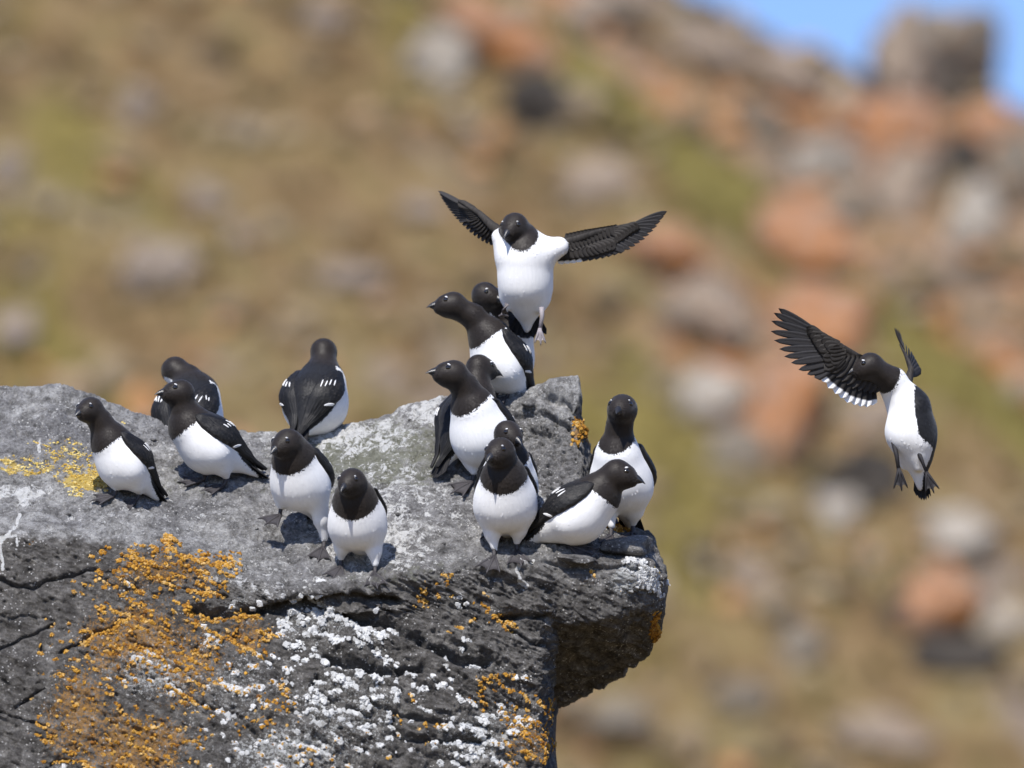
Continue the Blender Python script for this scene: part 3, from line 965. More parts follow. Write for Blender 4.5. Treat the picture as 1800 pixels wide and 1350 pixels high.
# ---------------------------------------------------------------- plumage, beak, eye and foot materials
def mat_plumage():
    m = NT("plumage")
    rest = m.attr("rest").outputs["Vector"]           # along the body, across, up: in mm
    st = m.vmul(rest, (0.045, 0.22, 0.22))
    barb = m.noise(st, 1.0, 5, .65, .25)
    soft = m.noise(m.vmul(rest, (0.03, 0.05, 0.05)), 1.0, 3, .5)
    edge = m.math('ADD', m.attr("pat").outputs["Fac"], m.rng(m.noise(m.vmul(rest, (0.12, 0.5, 0.5)), 1.0, 3, .6), .25, .75, -1.7, 1.7))
    blackness = m.step(edge, -0.7, 0.7)
    hood = m.attr("hood").outputs["Fac"]
    blk = m.mix(hood, (.0070, .0070, .0082), (.0140, .0105, .0088))
    blk = m.mix(m.rng(barb, .3, .75, 0, .5), blk, m.mix(hood, (.024, .024, .027), (.0285, .0220, .0185)))
    wht = m.mix(m.rng(barb, .35, .7, 0, 1), (.78, .785, .79), (.86, .86, .86))
    wht = m.mix(m.rng(soft, .42, .72, 0, .3), wht, (.70, .70, .71))
    wht = m.mix(m.rng(m.noise(m.vmul(rest, (.09, .5, .5)), 1.0, 4, .7), .55, .75, 0, .28), wht, (.62, .62, .63))
    c = m.mix(blackness, wht, blk)
    h = m.math('ADD', m.math('MULTIPLY', barb, .7), m.math('MULTIPLY', soft, 1.6))
    return m.done(c, m.mix(blackness, .8, .52), m.bump(h, .0010, m.mix(blackness, .22, .7)), spec=.22, Sheen_Weight=.12, Sheen_Roughness=.5)


def mat_wing():
    m = NT("wing_feathers")
    uv = m.attr("wuv").outputs["Vector"]
    a = m.noise(m.vmul(uv, (9.0, 70.0, 1.0)), 1.0, 4, .6, .3)
    b = m.noise(m.vmul(uv, (5.0, 9.0, 1.0)), 1.0, 3, .6)
    c = m.mix(m.rng(a, .35, .75, 0, 1), (.0055, .0055, .0062), (.0145, .014, .0145))
    c = m.mix(m.step(b, .5, .68), c, (.024, .022, .021))
    sep = m.n("ShaderNodeSeparateXYZ"); m.put(sep.inputs[0], uv)
    c = m.mix(m.math('MULTIPLY', m.step(sep.outputs[2], .72, .9), m.rng(b, .3, .7, .1, .9)), c, (.046, .042, .040))
    return m.done(c, .5, m.bump(a, .0009, .7), spec=.28)


def mat_flight(name, c0, c1, tipcol=None, tip0=.9, shaft_w=.22):
    m = NT(name)
    uv = m.attr("wuv").outputs["Vector"]
    barb = m.noise(m.vmul(uv, (26.0, 9.0, 1.0)), 1.0, 3, .6)
    sep = m.n("ShaderNodeSeparateXYZ"); m.put(sep.inputs[0], uv)
    shaft = m.step(m.math('ABSOLUTE', sep.outputs[1]), .16, .04)
    c = m.mix(m.rng(barb, .3, .7, 0, 1), c0, c1)
    c = m.mix(m.math('MULTIPLY', shaft, shaft_w), c, (.10, .092, .088))
    if tipcol:
        c = m.mix(m.step(sep.outputs[0], tip0 - .04, tip0 + .04), c, tipcol)
    return m.done(c, .66, m.bump(barb, .0006, .4), spec=.16)


def plain(name, col, rough, spec=.4, bump=None, var=.3):
    m = NT(name)
    P_ = m.coord("Object")
    n = m.noise(P_, 260, 4, .6)
    c = m.mix(m.rng(n, .3, .7, 0, 1), tuple(x * (1 - var) for x in col), tuple(min(1, x * (1 + var)) for x in col))
    return m.done(c, rough, m.bump(n, bump, .6) if bump else None, spec=spec)


M_PLUM = mat_plumage()
M_WING = mat_wing()
M_PRIM = mat_flight("primary_feather_black", (.021, .020, .021), (.050, .048, .050))
M_SEC = mat_flight("secondary_white_tip", (.014, .013, .013), (.030, .028, .027), (.80, .80, .80), .76)
M_COV = mat_flight("underwing_covert", (.020, .018, .017), (.050, .045, .041), shaft_w=.12)
M_WHITE = plain("white_feather", (.76, .76, .765), .75, .2, .0006, .06)
M_BEAK = plain("beak_horn", (.020, .020, .023), .30, .55, .0003)
M_EYE = plain("eye_gloss", (.008, .006, .005), .04, .8, None, .1)
M_FOOT = plain("foot_skin", (.048, .044, .047), .48, .4, .0008)
M_PALEFOOT = plain("pale_foot_skin", (.30, .27, .28), .5, .4, .0008)
M_DARKFOOT = plain("dark_foot_skin", (.020, .018, .020), .55, .3, .0008)
M_TAIL = mat_flight("tail_feather", (.009, .009, .010), (.022, .021, .022))


# ---------------------------------------------------------------- implicit bodies meshed with surface nets
def cone_sdf(p, a, b, ra, rb):
    """exact round cone: tangent to both end balls, so no crease shows where links meet"""
    a = np.asarray(a, np.float32); b = np.asarray(b, np.float32)
    ba = b - a
    l2 = float(ba @ ba); rr = ra - rb
    if l2 <= rr * rr * 1.02:
        return np.linalg.norm(p - (a if ra > rb else b), axis=-1) - max(ra, rb)
    a2 = l2 - rr * rr; il2 = 1.0 / l2
    pa = p - a
    y = pa @ ba
    z = y - l2
    q = pa * np.float32(l2) - ba * y[..., None]
    x2 = np.einsum('...i,...i->...', q, q)
    y2 = y * y * l2; z2 = z * z * l2
    k = math.copysign(1, rr) * rr * rr * x2
    out = (np.sqrt(x2 * a2 * il2) + y * rr) * il2 - ra
    out = np.where(np.sign(y) * a2 * y2 < k, np.sqrt(x2 + y2) * il2 - ra, out)
    return np.where(np.sign(z) * a2 * z2 > k, np.sqrt(x2 + z2) * il2 - rb, out)


def ball_sdf(p, c, r, sc=None):
    q = p - np.asarray(c, float)
    return np.linalg.norm(q, axis=-1) - r


def smin(a, b, k):
    h = np.clip(0.5 + 0.5 * (b - a) / k, 0, 1)
    return b + (a - b) * h - k * h * (1 - h)


def surface_nets(f, lo, h):
    """f (nx,ny,nz) samples -> verts, quads"""
    nx, ny, nz = f.shape
    s = f < 0
    cnt = np.zeros((nx - 1, ny - 1, nz - 1), np.int8)
    acc = np.zeros((nx - 1, ny - 1, nz - 1, 3), np.float32)
    num = np.zeros((nx - 1, ny - 1, nz - 1), np.float32)
    corners = [(i, j, k) for i in (0, 1) for j in (0, 1) for k in (0, 1)]

    def sl(a, c):
        return a[c[0]:nx - 1 + c[0], c[1]:ny - 1 + c[1], c[2]:nz - 1 + c[2]]
    for c in corners:
        cnt += sl(s, c)
    active = (cnt > 0) & (cnt < 8)
    for c in corners:
        for ax in range(3):
            if c[ax] == 0:
                d = list(c); d[ax] = 1
                f0, f1_ = sl(f, c), sl(f, d)
                cr = (f0 < 0) != (f1_ < 0)
                t = np.where(cr, f0 / (f0 - f1_ + 1e-12), 0)
                for q in range(3):
                    acc[..., q] += np.where(cr, c[q] + (t if q == ax else 0), 0)
                num += cr
    ids = np.full(active.shape, -1, np.int64)
    n = int(active.sum())
    ids[active] = np.arange(n)
    base = np.argwhere(active)
    verts = (base + acc[active] / num[active][:, None]) * h + lo
    quads = []
    for ax in range(3):
        o1, o2 = [(1, 2), (2, 0), (0, 1)][ax]
        A = [slice(None)] * 3; B = [slice(None)] * 3
        A[ax] = slice(0, -1); B[ax] = slice(1, None)
        s0, s1 = s[tuple(A)], s[tuple(B)]
        e = np.argwhere(s0 != s1)
        e = e[(e[:, o1] > 0) & (e[:, o2] > 0) & (e[:, o1] < f.shape[o1] - 1) & (e[:, o2] < f.shape[o2] - 1)]
        if not len(e):
            continue
        def idx(d1, d2):
            q = e.copy(); q[:, o1] -= d1; q[:, o2] -= d2
            return ids[q[:, 0], q[:, 1], q[:, 2]]
        quad = np.stack([idx(1, 1), idx(0, 1), idx(0, 0), idx(1, 0)], -1)
        flip = ~s[tuple(e.T)]
        quad[flip] = quad[flip][:, ::-1]
        quads.append(quad)
    return verts, np.concatenate(quads)


def rot_z(v, a):
    c, s = math.cos(a), math.sin(a)
    return np.array([v[0] * c - v[1] * s, v[0] * s + v[1] * c, v[2]])


def unit(v):
    v = np.asarray(v, float)
    return v / (np.linalg.norm(v) + 1e-12)


def unit_rows(v):
    return v / (np.linalg.norm(v, axis=1)[:, None] + 1e-12)


def tube(pts, radii, n=8):
    """closed tapered tube through points"""
    pts = np.asarray(pts, float)
    V = []
    for i, p in enumerate(pts):
        d = unit(pts[min(i + 1, len(pts) - 1)] - pts[max(i - 1, 0)])
        a = unit(np.cross(d, [0.13, 0.31, 0.94] if abs(d[2]) < .9 else [1, 0.2, 0]))
        b = np.cross(d, a)
        t = np.arange(n) / n * 2 * np.pi
        V.append(p + radii[i] * (np.cos(t)[:, None] * a + np.sin(t)[:, None] * b))
    V = np.concatenate(V + [pts[:1], pts[-1:]])
    F = grid_faces(len(pts), n, True)
    e0, e1 = len(V) - 2, len(V) - 1
    i = np.arange(n)
    l = (len(pts) - 1) * n
    tri = np.concatenate([np.stack([(i + 1) % n, i, np.full(n, e0)], -1), np.stack([l + i, l + (i + 1) % n, np.full(n, e1)], -1)])
    return V, F, tri


def join(parts):
    V, Q, Tr, off = [], [], [], 0
    for v, q, t in parts:
        V.append(v)
        if q is not None and len(q): Q.append(np.asarray(q) + off)
        if t is not None and len(t): Tr.append(np.asarray(t) + off)
        off += len(v)
    f = []
    if Q: f.append(np.concatenate(Q))
    if Tr: f.append(np.concatenate(Tr))
    return np.concatenate(V), f


def blade(base, tip, width, normal, n=9, bend=0.0, shape=1.0, point=.75, thick=.5, camber=.09):
    """one feather: a thin cambered leaf from base to tip; verts, quads, wuv"""
    base, tip = np.asarray(base, float), np.asarray(tip, float)
    d = tip - base
    L = np.linalg.norm(d); d /= L
    nrm = unit(np.asarray(normal, float) - d * (np.asarray(normal, float) @ d))
    s = np.cross(nrm, d)
    t = np.linspace(0, 1, n)
    w = width / 2 * (0.55 + 0.45 * np.sin(np.minimum(t / .6, 1) * np.pi / 2)) * np.sqrt(np.clip(1 - np.clip((t - point) / (1 - point), 0, 1) ** 2, 0, 1))
    w = np.maximum(w, .25)
    V, UV = [], []
    for lay in (thick / 2, -thick / 2):
        for j in (-1, -.5, 0, .5, 1):
            V.append(base + d * (t * L)[:, None] + s * (w * j * shape)[:, None] + nrm * (lay - camber * w * j * j + bend * L * t * t)[:, None] + s * (bend * .0 * t)[:, None])
            UV.append(np.stack([t, np.full(n, j), np.zeros(n)], -1))
    V = np.array(V); UV = np.array(UV)                      # (10, n, 3)
    ring = [0, 1, 2, 3, 4, 9, 8, 7, 6, 5]
    V = V[ring]; UV = UV[ring]
    F = grid_faces(10, n)
    i = np.arange(n - 1)
    F = np.concatenate([F, np.stack([9 * n + i, 9 * n + i + 1, i + 1, i], -1)])   # close the last side
    caps = [[k * n for k in range(10)][::-1], [k * n + n - 1 for k in range(10)]]
    C4 = []
    for c in caps:
        C4 += [[c[0], c[1], c[8], c[9]], [c[1], c[2], c[7], c[8]], [c[2], c[3], c[6], c[7]], [c[3], c[4], c[5], c[6]]]
    return V.reshape(-1, 3), np.concatenate([F, np.array(C4)]), UV.reshape(-1, 3)


VOX = 2.1
GROUP = "little auks on and above the rock ledge"


class Bird:
    """local axes: x forward, y to the bird's left, z up; millimetres; origin between the feet"""

    def __init__(self, label, origin, yaw, pitch, crown=None, head_yaw=None, head_pitch=0.0, hz=82.0, scale=1.0, feet=None, bib=.47,
                 neck=(20.0, 12.0), fly=None, wing_low=94.0, lean=0.0, bib_n=58.0, plump=1.0, tail_drop=0.0, legs=None, wing_back=0.0, shoulders=None, side_black=0.0, neck_r=(38, 27, 20.5), vent=-112.0, tail_len=138.0, tail_wide=1.0):
        self.scale = scale
        self.tail_len, self.tail_wide = tail_len, tail_wide
        plump = plump * (0.925 + 0.07 * ((sum(map(ord, label)) * 37) % 100) / 100.0)
        self.yaw = yaw
        self.origin = np.asarray(origin, float)
        a = math.radians(yaw - 90)
        self.ca, self.sa = math.cos(a), math.sin(a)
        M = Matrix.Rotation(PITCH, 4, 'X') @ Matrix.Translation(Vector(self.origin / 1000.0)) @ Matrix.Rotation(a, 4, 'Z') @ Matrix.Diagonal((.001, .001, .001, 1))
        self.root = empty("little_auk", M)
        tag(self.root, label, "bird", GROUP)
        p = math.radians(pitch)
        A = np.array([math.cos(p), 0, math.sin(p)]); Dv = np.array([-math.sin(p), 0, math.cos(p)])
        S = scale
        lean_v = np.array([0, math.tan(math.radians(lean)), 0])
        cx = (28 * math.cos(p) - 15 * math.sin(p) - 3) * S
        c = np.array([cx, 0, hz * S])
        self.A, self.Dv, self.c, self.S = A, Dv, c, S
        B = lambda u, v, w=0.0: c + (A * u + Dv * v) * S + np.array([0, w * S, 0]) + lean_v * (A[2] * u + Dv[2] * v) * S
        self.B = B
        N0_ = B(52, 6)
        H = N0_ + np.array([neck[0], 0, neck[1] + 18]) * S
        hy = math.radians((yaw if head_yaw is None else head_yaw) - yaw)
        hp = math.radians(head_pitch)
        hd = rot_z(np.array([math.cos(hp), 0, math.sin(hp)]), hy)
        hs = rot_z(np.array([0, 1.0, 0]), hy)
        hu = np.cross(hd, hs)
        if crown is not None:                                # bring the crown to where the photograph has it
            want = self.to_local_px(crown, H)
            H = want - np.array([0, 0, 24 * S])
        self.H, self.hd, self.hs, self.hu = H, hd, hs, hu
        self.feet_local = []
        prims = []
        pl = plump
        mid = B(54, 9) * .55 + H * .45
        prims += [(B(29, -2), B(-14, -5), neck_r[0] * pl, 47.5 * pl, 0), (B(-14, -5), B(-56, 2), 47.5 * pl, 25, 26), (B(-56, 2), B(vent, 4 - tail_drop), 24, 7, 18)]
        prims += [(B(36, 2), mid, neck_r[1] * pl, neck_r[2], 22), (mid, H - hu * 3 * S, neck_r[2], 21.5, 10)]
        prims += [(H, H + hd * 13 * S - hu * 3 * S, 23, 18.5, 7), (H + hd * 12 * S - hu * 4 * S, H + hd * 26 * S - hu * 7 * S, 17.5, 10.5, 9)]
        if fly:                                              # stretched flanks of a bird in the air
            for sd in (1, -1):
                prims += [(B(26, -2, sd * 15), B(-26, -5, sd * 11), 29 * pl, 33 * pl, 14)]
        for sd, el, sr, er in (shoulders or []):                     # the white tuft where a spread wing leaves the body
            prims += [(B(34 if sr > 20 else 26, -4, sd * (52 - sr)), self.px_local(*el), sr, er, 14)]
        self.legs = legs
        if legs is None:
            foot_pts = feet if feet is not None else [None, None]
            for k, sd in enumerate((1, -1)):
                if foot_pts[k] is None:
                    fl = np.array([4 * S, sd * 27 * S, 0.0])
                    fn = np.array([0, 0, 1.0])
                else:
                    wp, wn_ = foot_pts[k]
                    fl = self.to_local(wp)
                    fn = self.dir_local(wn_)
                self.feet_local.append((fl, fn))
                ank = fl + np.array([-11, 0, 18]) * S
                hip = B(-28, -14, sd * 27)
                prims += [(hip, hip * .4 + ank * .6, 22, 12.0, 12), (hip * .4 + ank * .6, ank + np.array([1, 0, 3]) * S, 12.0, 6.0, 7)]
        else:
            for k, (knee, ank) in enumerate(legs['thigh']):
                prims += [(B(-36, 0, (1, -1)[k] * 21), knee, 17, 10, 22), (knee, ank, 12, 5.5, 10)]
        self.prims = prims

        # field
        pts = np.array([q for pr in prims for q in pr[:2]])
        lo = pts.min(0) - 58 * S; hi = pts.max(0) + 58 * S
        h = VOX * S
        dims = np.ceil((hi - lo) / h).astype(int)
        ax = [lo[k] + np.arange(dims[k]) * h for k in range(3)]
        G = np.stack(np.meshgrid(*ax, indexing='ij'), -1).astype(np.float32)
        f = self.sdf(G)
        v, q = surface_nets(f, lo, h)
        # pattern
        rel = v - c
        u = rel @ A / S; vv = rel @ Dv / S; w = v[:, 1] / S
        z = v[:, 2] / S
        top = (H[2] + 24 * S) / S
        an = math.radians(bib_n)
        # frontmost point of the breast at the bib's height
        zb = bib * top
        near = np.abs(z - zb) < 4
        xf = v[near, 0].max() / S if near.any() else 60.0
        # turn the bib plane a little with the head
        nb = rot_z(np.array([math.cos(an), 0, math.sin(an)]), hy * .12)
        dbib = ((v / S) - np.array([xf, 0, zb])) @ nb - .0065 * np.minimum(w * w, 2300) * smoothstep(-30, 15, u)
        dback = vv - (17 + 9 * smoothstep(10, 45, u) - 14 * smoothstep(-20, -80, u)) + side_black * (w + 14 * smoothstep(0, 45, u)) * smoothstep(-52, -12, u)
        pat = np.maximum(dbib, dback)
        hood = smoothstep(-6, 4, dbib) * (1 - .6 * smoothstep(0, 20, dback - dbib * .5) * smoothstep(60, 20, dbib))
        leg_low = z < 30
        rest = np.stack([u, w, vv], -1) + 37.0 * (abs(hash(label)) % 1000 / 1000.0 if False else (sum(map(ord, label)) % 97) / 97.0)
        self.body = mesh_obj("body", v, q, M_PLUM, self.root, attrs={"pat": pat * 1.0, "hood": hood, "rest": rest})
        self.build_head()
        self.build_feathers(v, pat, hood, rest)
        self.build_tail(tail_drop)
        if legs is None:
            for fl, fn in self.feet_local:
                self.build_leg(fl, fn)
        if fly is None:
            for sd in (1, -1):
                self.build_wing(sd, wing_low, wing_back)

    # -- frames
    def to_local(self, P):
        d = np.asarray(P, float) - self.origin
        return np.array([d[0] * self.ca + d[1] * self.sa, -d[0] * self.sa + d[1] * self.ca, d[2]])

    def dir_local(self, d):
        return np.array([d[0] * self.ca + d[1] * self.sa, -d[0] * self.sa + d[1] * self.ca, d[2]])

    def to_local_px(self, px, guess):
        """local point on the sight line of a pixel, as close as may be to a guessed local point"""
        ys = math.radians(self.yaw)
        for _ in range(3):
            g = np.array(guess, float)
            wx = self.origin[0] + g[0] * self.ca - g[1] * self.sa
            wy = self.origin[1] + g[0] * self.sa + g[1] * self.ca
            k = 1 + wy / 1000.0 / DIST
            r = (px[0] - 900) * k - wx
            guess = np.array([g[0] + r * self.ca, g[1] - r * self.sa, (675 - px[1]) * k - self.origin[2]])
        return guess

    def px_local(self, px, py, depth):
        """local point seen at a pixel, `depth` mm behind the bird's origin"""
        y = self.origin[1] + depth
        k = 1 + y / 1000.0 / DIST
        return self.to_local(((px - 900) * k, y, (675 - py) * k))

    def sdf(self, G):
        f = None
        S = self.S
        for a, b, ra, rb, k in self.prims:
            d = cone_sdf(G, a, b, ra * S, rb * S)
            f = d if f is None else smin(f, d, max(k, 1) * S)
        return f

    def march(self, o, d, far=90.0):
        """outermost surface along rays o + d*t (n,3)"""
        n = len(o)
        ts = np.linspace(0, far * self.S, 46)
        val = self.sdf(o[:, None] + d[:, None] * ts[None, :, None])
        inside = val < 0
        last = np.where(inside.any(1), inside.shape[1] - 1 - np.argmax(inside[:, ::-1], 1), 0)
        last = np.minimum(last, len(ts) - 2)
        r = np.arange(n)
        f0, f1_ = val[r, last], val[r, last + 1]
        t = ts[last] + (ts[1] - ts[0]) * np.clip(f0 / (f0 - f1_ + 1e-9), 0, 1)
        return np.where(inside.any(1), t, 0)

    # -- parts
    def build_feathers(self, v, pat, hood, rest, n=7500):
        """small overlapping contour feathers lying back along the body"""
        S, H = self.S, self.H
        r = np.random.default_rng(int(abs(H[0] * 31 + self.origin[0] * 7)) + 3)
        k = r.choice(len(v), size=min(n, len(v)), replace=False)
        p = v[k] + r.normal(0, .6, (len(k), 3)) * S
        e = .8 * S
        g = np.stack([self.sdf(p + np.eye(3)[i] * e) - self.sdf(p - np.eye(3)[i] * e) for i in range(3)], -1)
        nrm = g / (np.linalg.norm(g, axis=1)[:, None] + 1e-9)
        p = p - nrm * self.sdf(p)[:, None]
        dh = np.linalg.norm(p - H, axis=1) / S
        wh = smoothstep(46, 24, dh)[:, None]
        ub = ((p - self.c) @ self.A / S)
        wn_ = (smoothstep(15, 60, ub))[:, None] * (1 - wh)
        neckdir = unit(self.B(20, -4) - H)
        low = smoothstep(40, 22, p[:, 2] / S)[:, None] * (0 if self.legs is not None else 1)
        flow = -self.A * (1 - wh) * (1 - wn_) - self.hd * wh * .8 + neckdir * (wn_ + wh * .5) + np.array([-.1, 0, -.9]) * low
        flow = flow + r.normal(0, .13, flow.shape)
        flow = flow - nrm * np.einsum('ij,ij->i', flow, nrm)[:, None]
        flow /= np.linalg.norm(flow, axis=1)[:, None] + 1e-9
        side = np.cross(nrm, flow)
        small = wh[:, 0]
        border = smoothstep(7, 2, np.abs(pat[k]))
        Lc = (6.6 - 3.2 * small) * (1 - .45 * border) * r.uniform(.7, 1.3, len(k)) * S
        W = (2.8 - 1.4 * small) * (1 - .3 * border) * r.uniform(.7, 1.3, len(k)) * S / 2
        white = smoothstep(-4, -9, pat[k])
        lift = (.26 - .08 * small) * (1 - .75 * white) * r.uniform(.2, 1.8, len(k)) * S
        ok = np.ones(len(k), bool)
        for q in self.eye_points:
            ok &= np.linalg.norm(p - q, axis=1) > 7.5 * S
        ok &= np.linalg.norm(p - self.beak_point, axis=1) > 9 * S
        ok &= (pat[k] > -5) | (r.random(len(k)) < .04)          # the belly stays silky
        P5 = np.stack([p - side * (W * .7)[:, None] - nrm * .3, p + side * (W * .7)[:, None] - nrm * .3,
                       p + flow * (Lc * .62)[:, None] + side * W[:, None] + nrm * (lift * .8)[:, None],
                       p + flow * (Lc * .62)[:, None] - side * W[:, None] + nrm * (lift * .8)[:, None],
                       p + flow * Lc[:, None] + nrm * lift[:, None]], 1)[ok]
        m_ = len(P5)
        b = np.arange(m_)[:, None] * 5
        jit = r.normal(0, .5, m_)
        att = {"pat": np.repeat(pat[k][ok] + jit, 5), "hood": np.repeat(hood[k][ok], 5),
               "rest": np.repeat(rest[k][ok] + r.normal(0, 9, (m_, 3)), 5, 0)}
        o = mesh_obj("contour_feathers", P5.reshape(-1, 3), [b + np.array([[3, 2, 1, 0]]), b + np.array([[4, 2, 3]])], M_PLUM, self.body, attrs=att, normals=np.repeat(unit_rows(nrm[ok] - flow[ok] * .06 + r.normal(0, .035, (m_, 3)) * (1 - .6 * white[ok])[:, None]), 5, 0))
        tag(o, kind="stuff")

    def build_head(self):
        H, hd, hs, hu, S = self.H, self.hd, self.hs, self.hu, self.S
        bp = H + hd * 29 * S - hu * 7.0 * S
        parts = []
        for up, (n_, L) in ((1, (9, 22)), (-1, (9, 19))):
            t = np.linspace(0, 1, n_)
            hgt = (11.0 if up > 0 else 7.6) * (1 - t ** (1.9 if up > 0 else 1.2)) + .25
            wid = 8.6 * (1 - t ** 1.25) + .3
            m_ = 7
            V = []
            for i in range(n_):
                ang = np.linspace(0, np.pi, m_)
                drop = -4.2 * t[i] ** 2 if up > 0 else -1.0 * t[i] ** 2
                cen = bp + hd * (t[i] * L - 2) * S + hu * (drop + .25 * up) * S
                V.append(cen + (np.cos(ang)[:, None] * hs * wid[i] + np.sin(ang)[:, None] * hu * up * hgt[i]) * S)
            V = np.concatenate(V)
            F = grid_faces(n_, m_, True)
            parts.append((V, F, None))
        v, f = join(parts)
        mesh_obj("beak", v, f, M_BEAK, self.root)
        self.beak_point = bp
        self.eye_points = []
        for sd in (1, -1):
            o = H + hd * 14 * S + hu * 4.5 * S
            d = unit(hs * sd + hd * .22 + hu * .12)
            t = self.march(o[None], d[None], 50)[0]
            p = o + d * (t - 1.6 * S)
            bv, bf = ICO2
            ev = p + bv @ np.stack([hd * 5.0, hu * 4.6, np.cross(hd, hu) * 3.8]) * S
            self.eye_points.append(p)
            e = mesh_obj("eye", ev, bf, M_EYE, self.root)
            q = o + hu * 5.6 * S - hd * .5 * S
            t2 = self.march(q[None], d[None], 50)[0]
            sp_ = q + d * (t2 + .1 * S)
            sv = sp_ + bv @ np.stack([hd * 3.6 + hu * 1.0, hu * 1.6, d * 1.4]) * S
            mesh_obj("eyelid_spot", sv, bf, M_WHITE, e)

    def build_tail(self, drop):
        S, B = self.S, self.B
        parts, uvs = [], []
        for k in range(7):
            s = (k - 3) / 3.0
            b = B(-self.tail_len * .58, 9, s * 9)
            t = B(-self.tail_len + 8 * s * s, 9 - drop * 1.3, s * 17 * self.tail_wide)
            v, q, uv = blade(b, t, 13 * S, self.Dv + np.array([0, s * .35, 0]), 7, -.02, 1, .8, .9)
            parts.append((v + self.Dv * (.6 * (k % 2)) * S, q, None)); uvs.append(uv)
        v, f = join(parts)
        mesh_obj("tail", v, f, M_TAIL, self.root, attrs={"wuv": np.concatenate(uvs)})

    def foot_mesh(self, fl, fn, fwd, mat, parent, L=42.0, spread=.54, curl=0.0):
        S = self.S
        fn = unit(fn)
        f = unit(fwd - fn * (fwd @ fn))
        s = np.cross(fn, f)
        base = fl - f * 6 * S + fn * 3.2 * S
        parts, tips = [], []
        for k, (a, l) in enumerate(((-spread, .90), (0.04, 1.0), (spread, .92))):
            d = f * math.cos(a) + s * math.sin(a)
            pts = [base, base + d * .35 * l * L * S + fn * (1.2 - curl * 4) * S, base + d * .7 * l * L * S + fn * (-.4 - curl * 12) * S, base + d * l * L * S + fn * (-2.0 - curl * 22) * S,
                   base + d * (l * L + 4.5) * S + fn * (-2.9 - curl * 25) * S]
            parts.append(tube(pts, np.array([3.0, 2.5, 2.1, 1.7, .5]) * S, 6))
            tips.append(pts)
        for i in (0, 1):
            a_, b_ = np.array(tips[i][:4]), np.array(tips[i + 1][:4])
            rows = []
            for j in range(5):
                w_ = j / 4
                sag = 1 - .14 * math.sin(math.pi * w_)
                row = a_ * (1 - w_) + b_ * w_
                row[-1] = row[0] + (row[-1] - row[0]) * sag
                rows.append(row + fn * .5 * S)
            g1 = np.array(rows)
            g2 = g1 - fn * .9 * S
            nn = 4
            V = np.concatenate([g1.reshape(-1, 3), g2.reshape(-1, 3)])
            F = grid_faces(5, nn)
            F2 = F[:, ::-1] + 5 * nn
            ii = np.arange(4)
            sidef = np.stack([ii * nn + 3, (ii + 1) * nn + 3, (ii + 1) * nn + 3 + 5 * nn, ii * nn + 3 + 5 * nn], -1)
            parts.append((V, np.concatenate([F, F2, sidef]), None))
        v, fc = join(parts)
        return mesh_obj("foot", v, fc, mat, parent)

    def build_leg(self, fl, fn):
        S = self.S
        ank = fl + np.array([-11, 0, 18]) * S
        v, q, t = tube([ank + np.array([-1, 0, 6]) * S, ank, fl + np.array([-6, 0, 6]) * S, fl + fn * 3 * S], np.array([3.6, 3.8, 3.4, 3.2]) * S, 8)
        leg = mesh_obj("leg", v, [q, t], M_FOOT, self.root)
        self.foot_mesh(fl, fn, np.array([1.0, math.copysign(.22, fl[1]), 0]), M_FOOT, leg)

    def wing_surface(self, sd, s, t, low, back, lift):
        """points of the folded wing: s 0 shoulder .. 1 tip, t 0 lower edge .. 1 upper edge"""
        S = self.S
        s = np.asarray(s, float); t = np.asarray(t, float)
        u = 44 - back - 166 * s
        lowe = np.interp(s, [0, .05, .12, .25, .4, .55, .7, .85, 1], [112, low + 6, low, low - 3, low - 1, low + 6, 112, 132, 150])
        upe = np.interp(s, [0, .05, .12, .25, .4, .55, .7, .85, 1], [118, 132, 143, 152, 158, 164, 168, 170, 168])
        ph = np.radians(lowe + (upe - lowe) * t)
        e = -self.Dv[None] * np.cos(ph)[:, None] + np.array([0, sd, 0])[None] * np.sin(ph)[:, None]
        uc = np.clip(u, -84, 60)
        o = np.array([self.B(k, 0) for k in uc]).reshape(-1, 3)
        r = self.march(o, e, 85) / S
        free = np.interp(u, [-118, -100, -80, -55, -30], [15, 19, 26, 33, 0])
        r = np.maximum(r, free)
        o = np.array([self.B(k, 0) for k in u]).reshape(-1, 3)
        return o + e * ((r + lift)[:, None]) * S, e

    def build_wing(self, sd, low, back):
        ns, nt = 64, 26
        ss, tq = np.meshgrid(np.linspace(0, 1, ns), np.linspace(0, 1, nt), indexing='ij')
        s, t = ss.ravel(), tq.ravel()
        round_ = np.sqrt(np.clip(1 - (1 - np.clip(t / .22, 0, 1)) ** 2, 0, 1)) * np.clip((1 - t) / .35, 0, 1) ** .7
        th = 6.8 * round_ * np.clip(s / .06, 0, 1) ** .5 * np.interp(s, [0, .5, .8, 1], [1, .9, .55, .25])
        # shingled rows of coverts towards the front, long quills behind
        row = (s * 13.0 + .45 * np.sin(t * 26)) % 1.0
        sc = (1.5 * row - .5) * np.interp(s, [.08, .15, .5, .6], [0, 1, 1, 0])
        qu = ((t * 7.5 + s * 1.2) % 1.0 - .4) * 1.7 * np.interp(s, [.5, .62, 1], [0, 1, .8])
        P1, e = self.wing_surface(sd, s, t, low, back, th + (sc + qu) * np.clip(round_ * 1.5, 0, 1))
        P0, _ = self.wing_surface(sd, s, t, low, back, np.where(s > .62, -2.2, -4.0))
        V = np.concatenate([P1, P0])
        F = grid_faces(ns, nt)
        if sd < 0:
            pass
        n0 = ns * nt
        F2 = F[:, ::-1] + n0
        i = np.arange(ns - 1); j = np.arange(nt - 1)
        e1 = np.stack([i * nt, (i + 1) * nt, (i + 1) * nt + n0, i * nt + n0], -1)
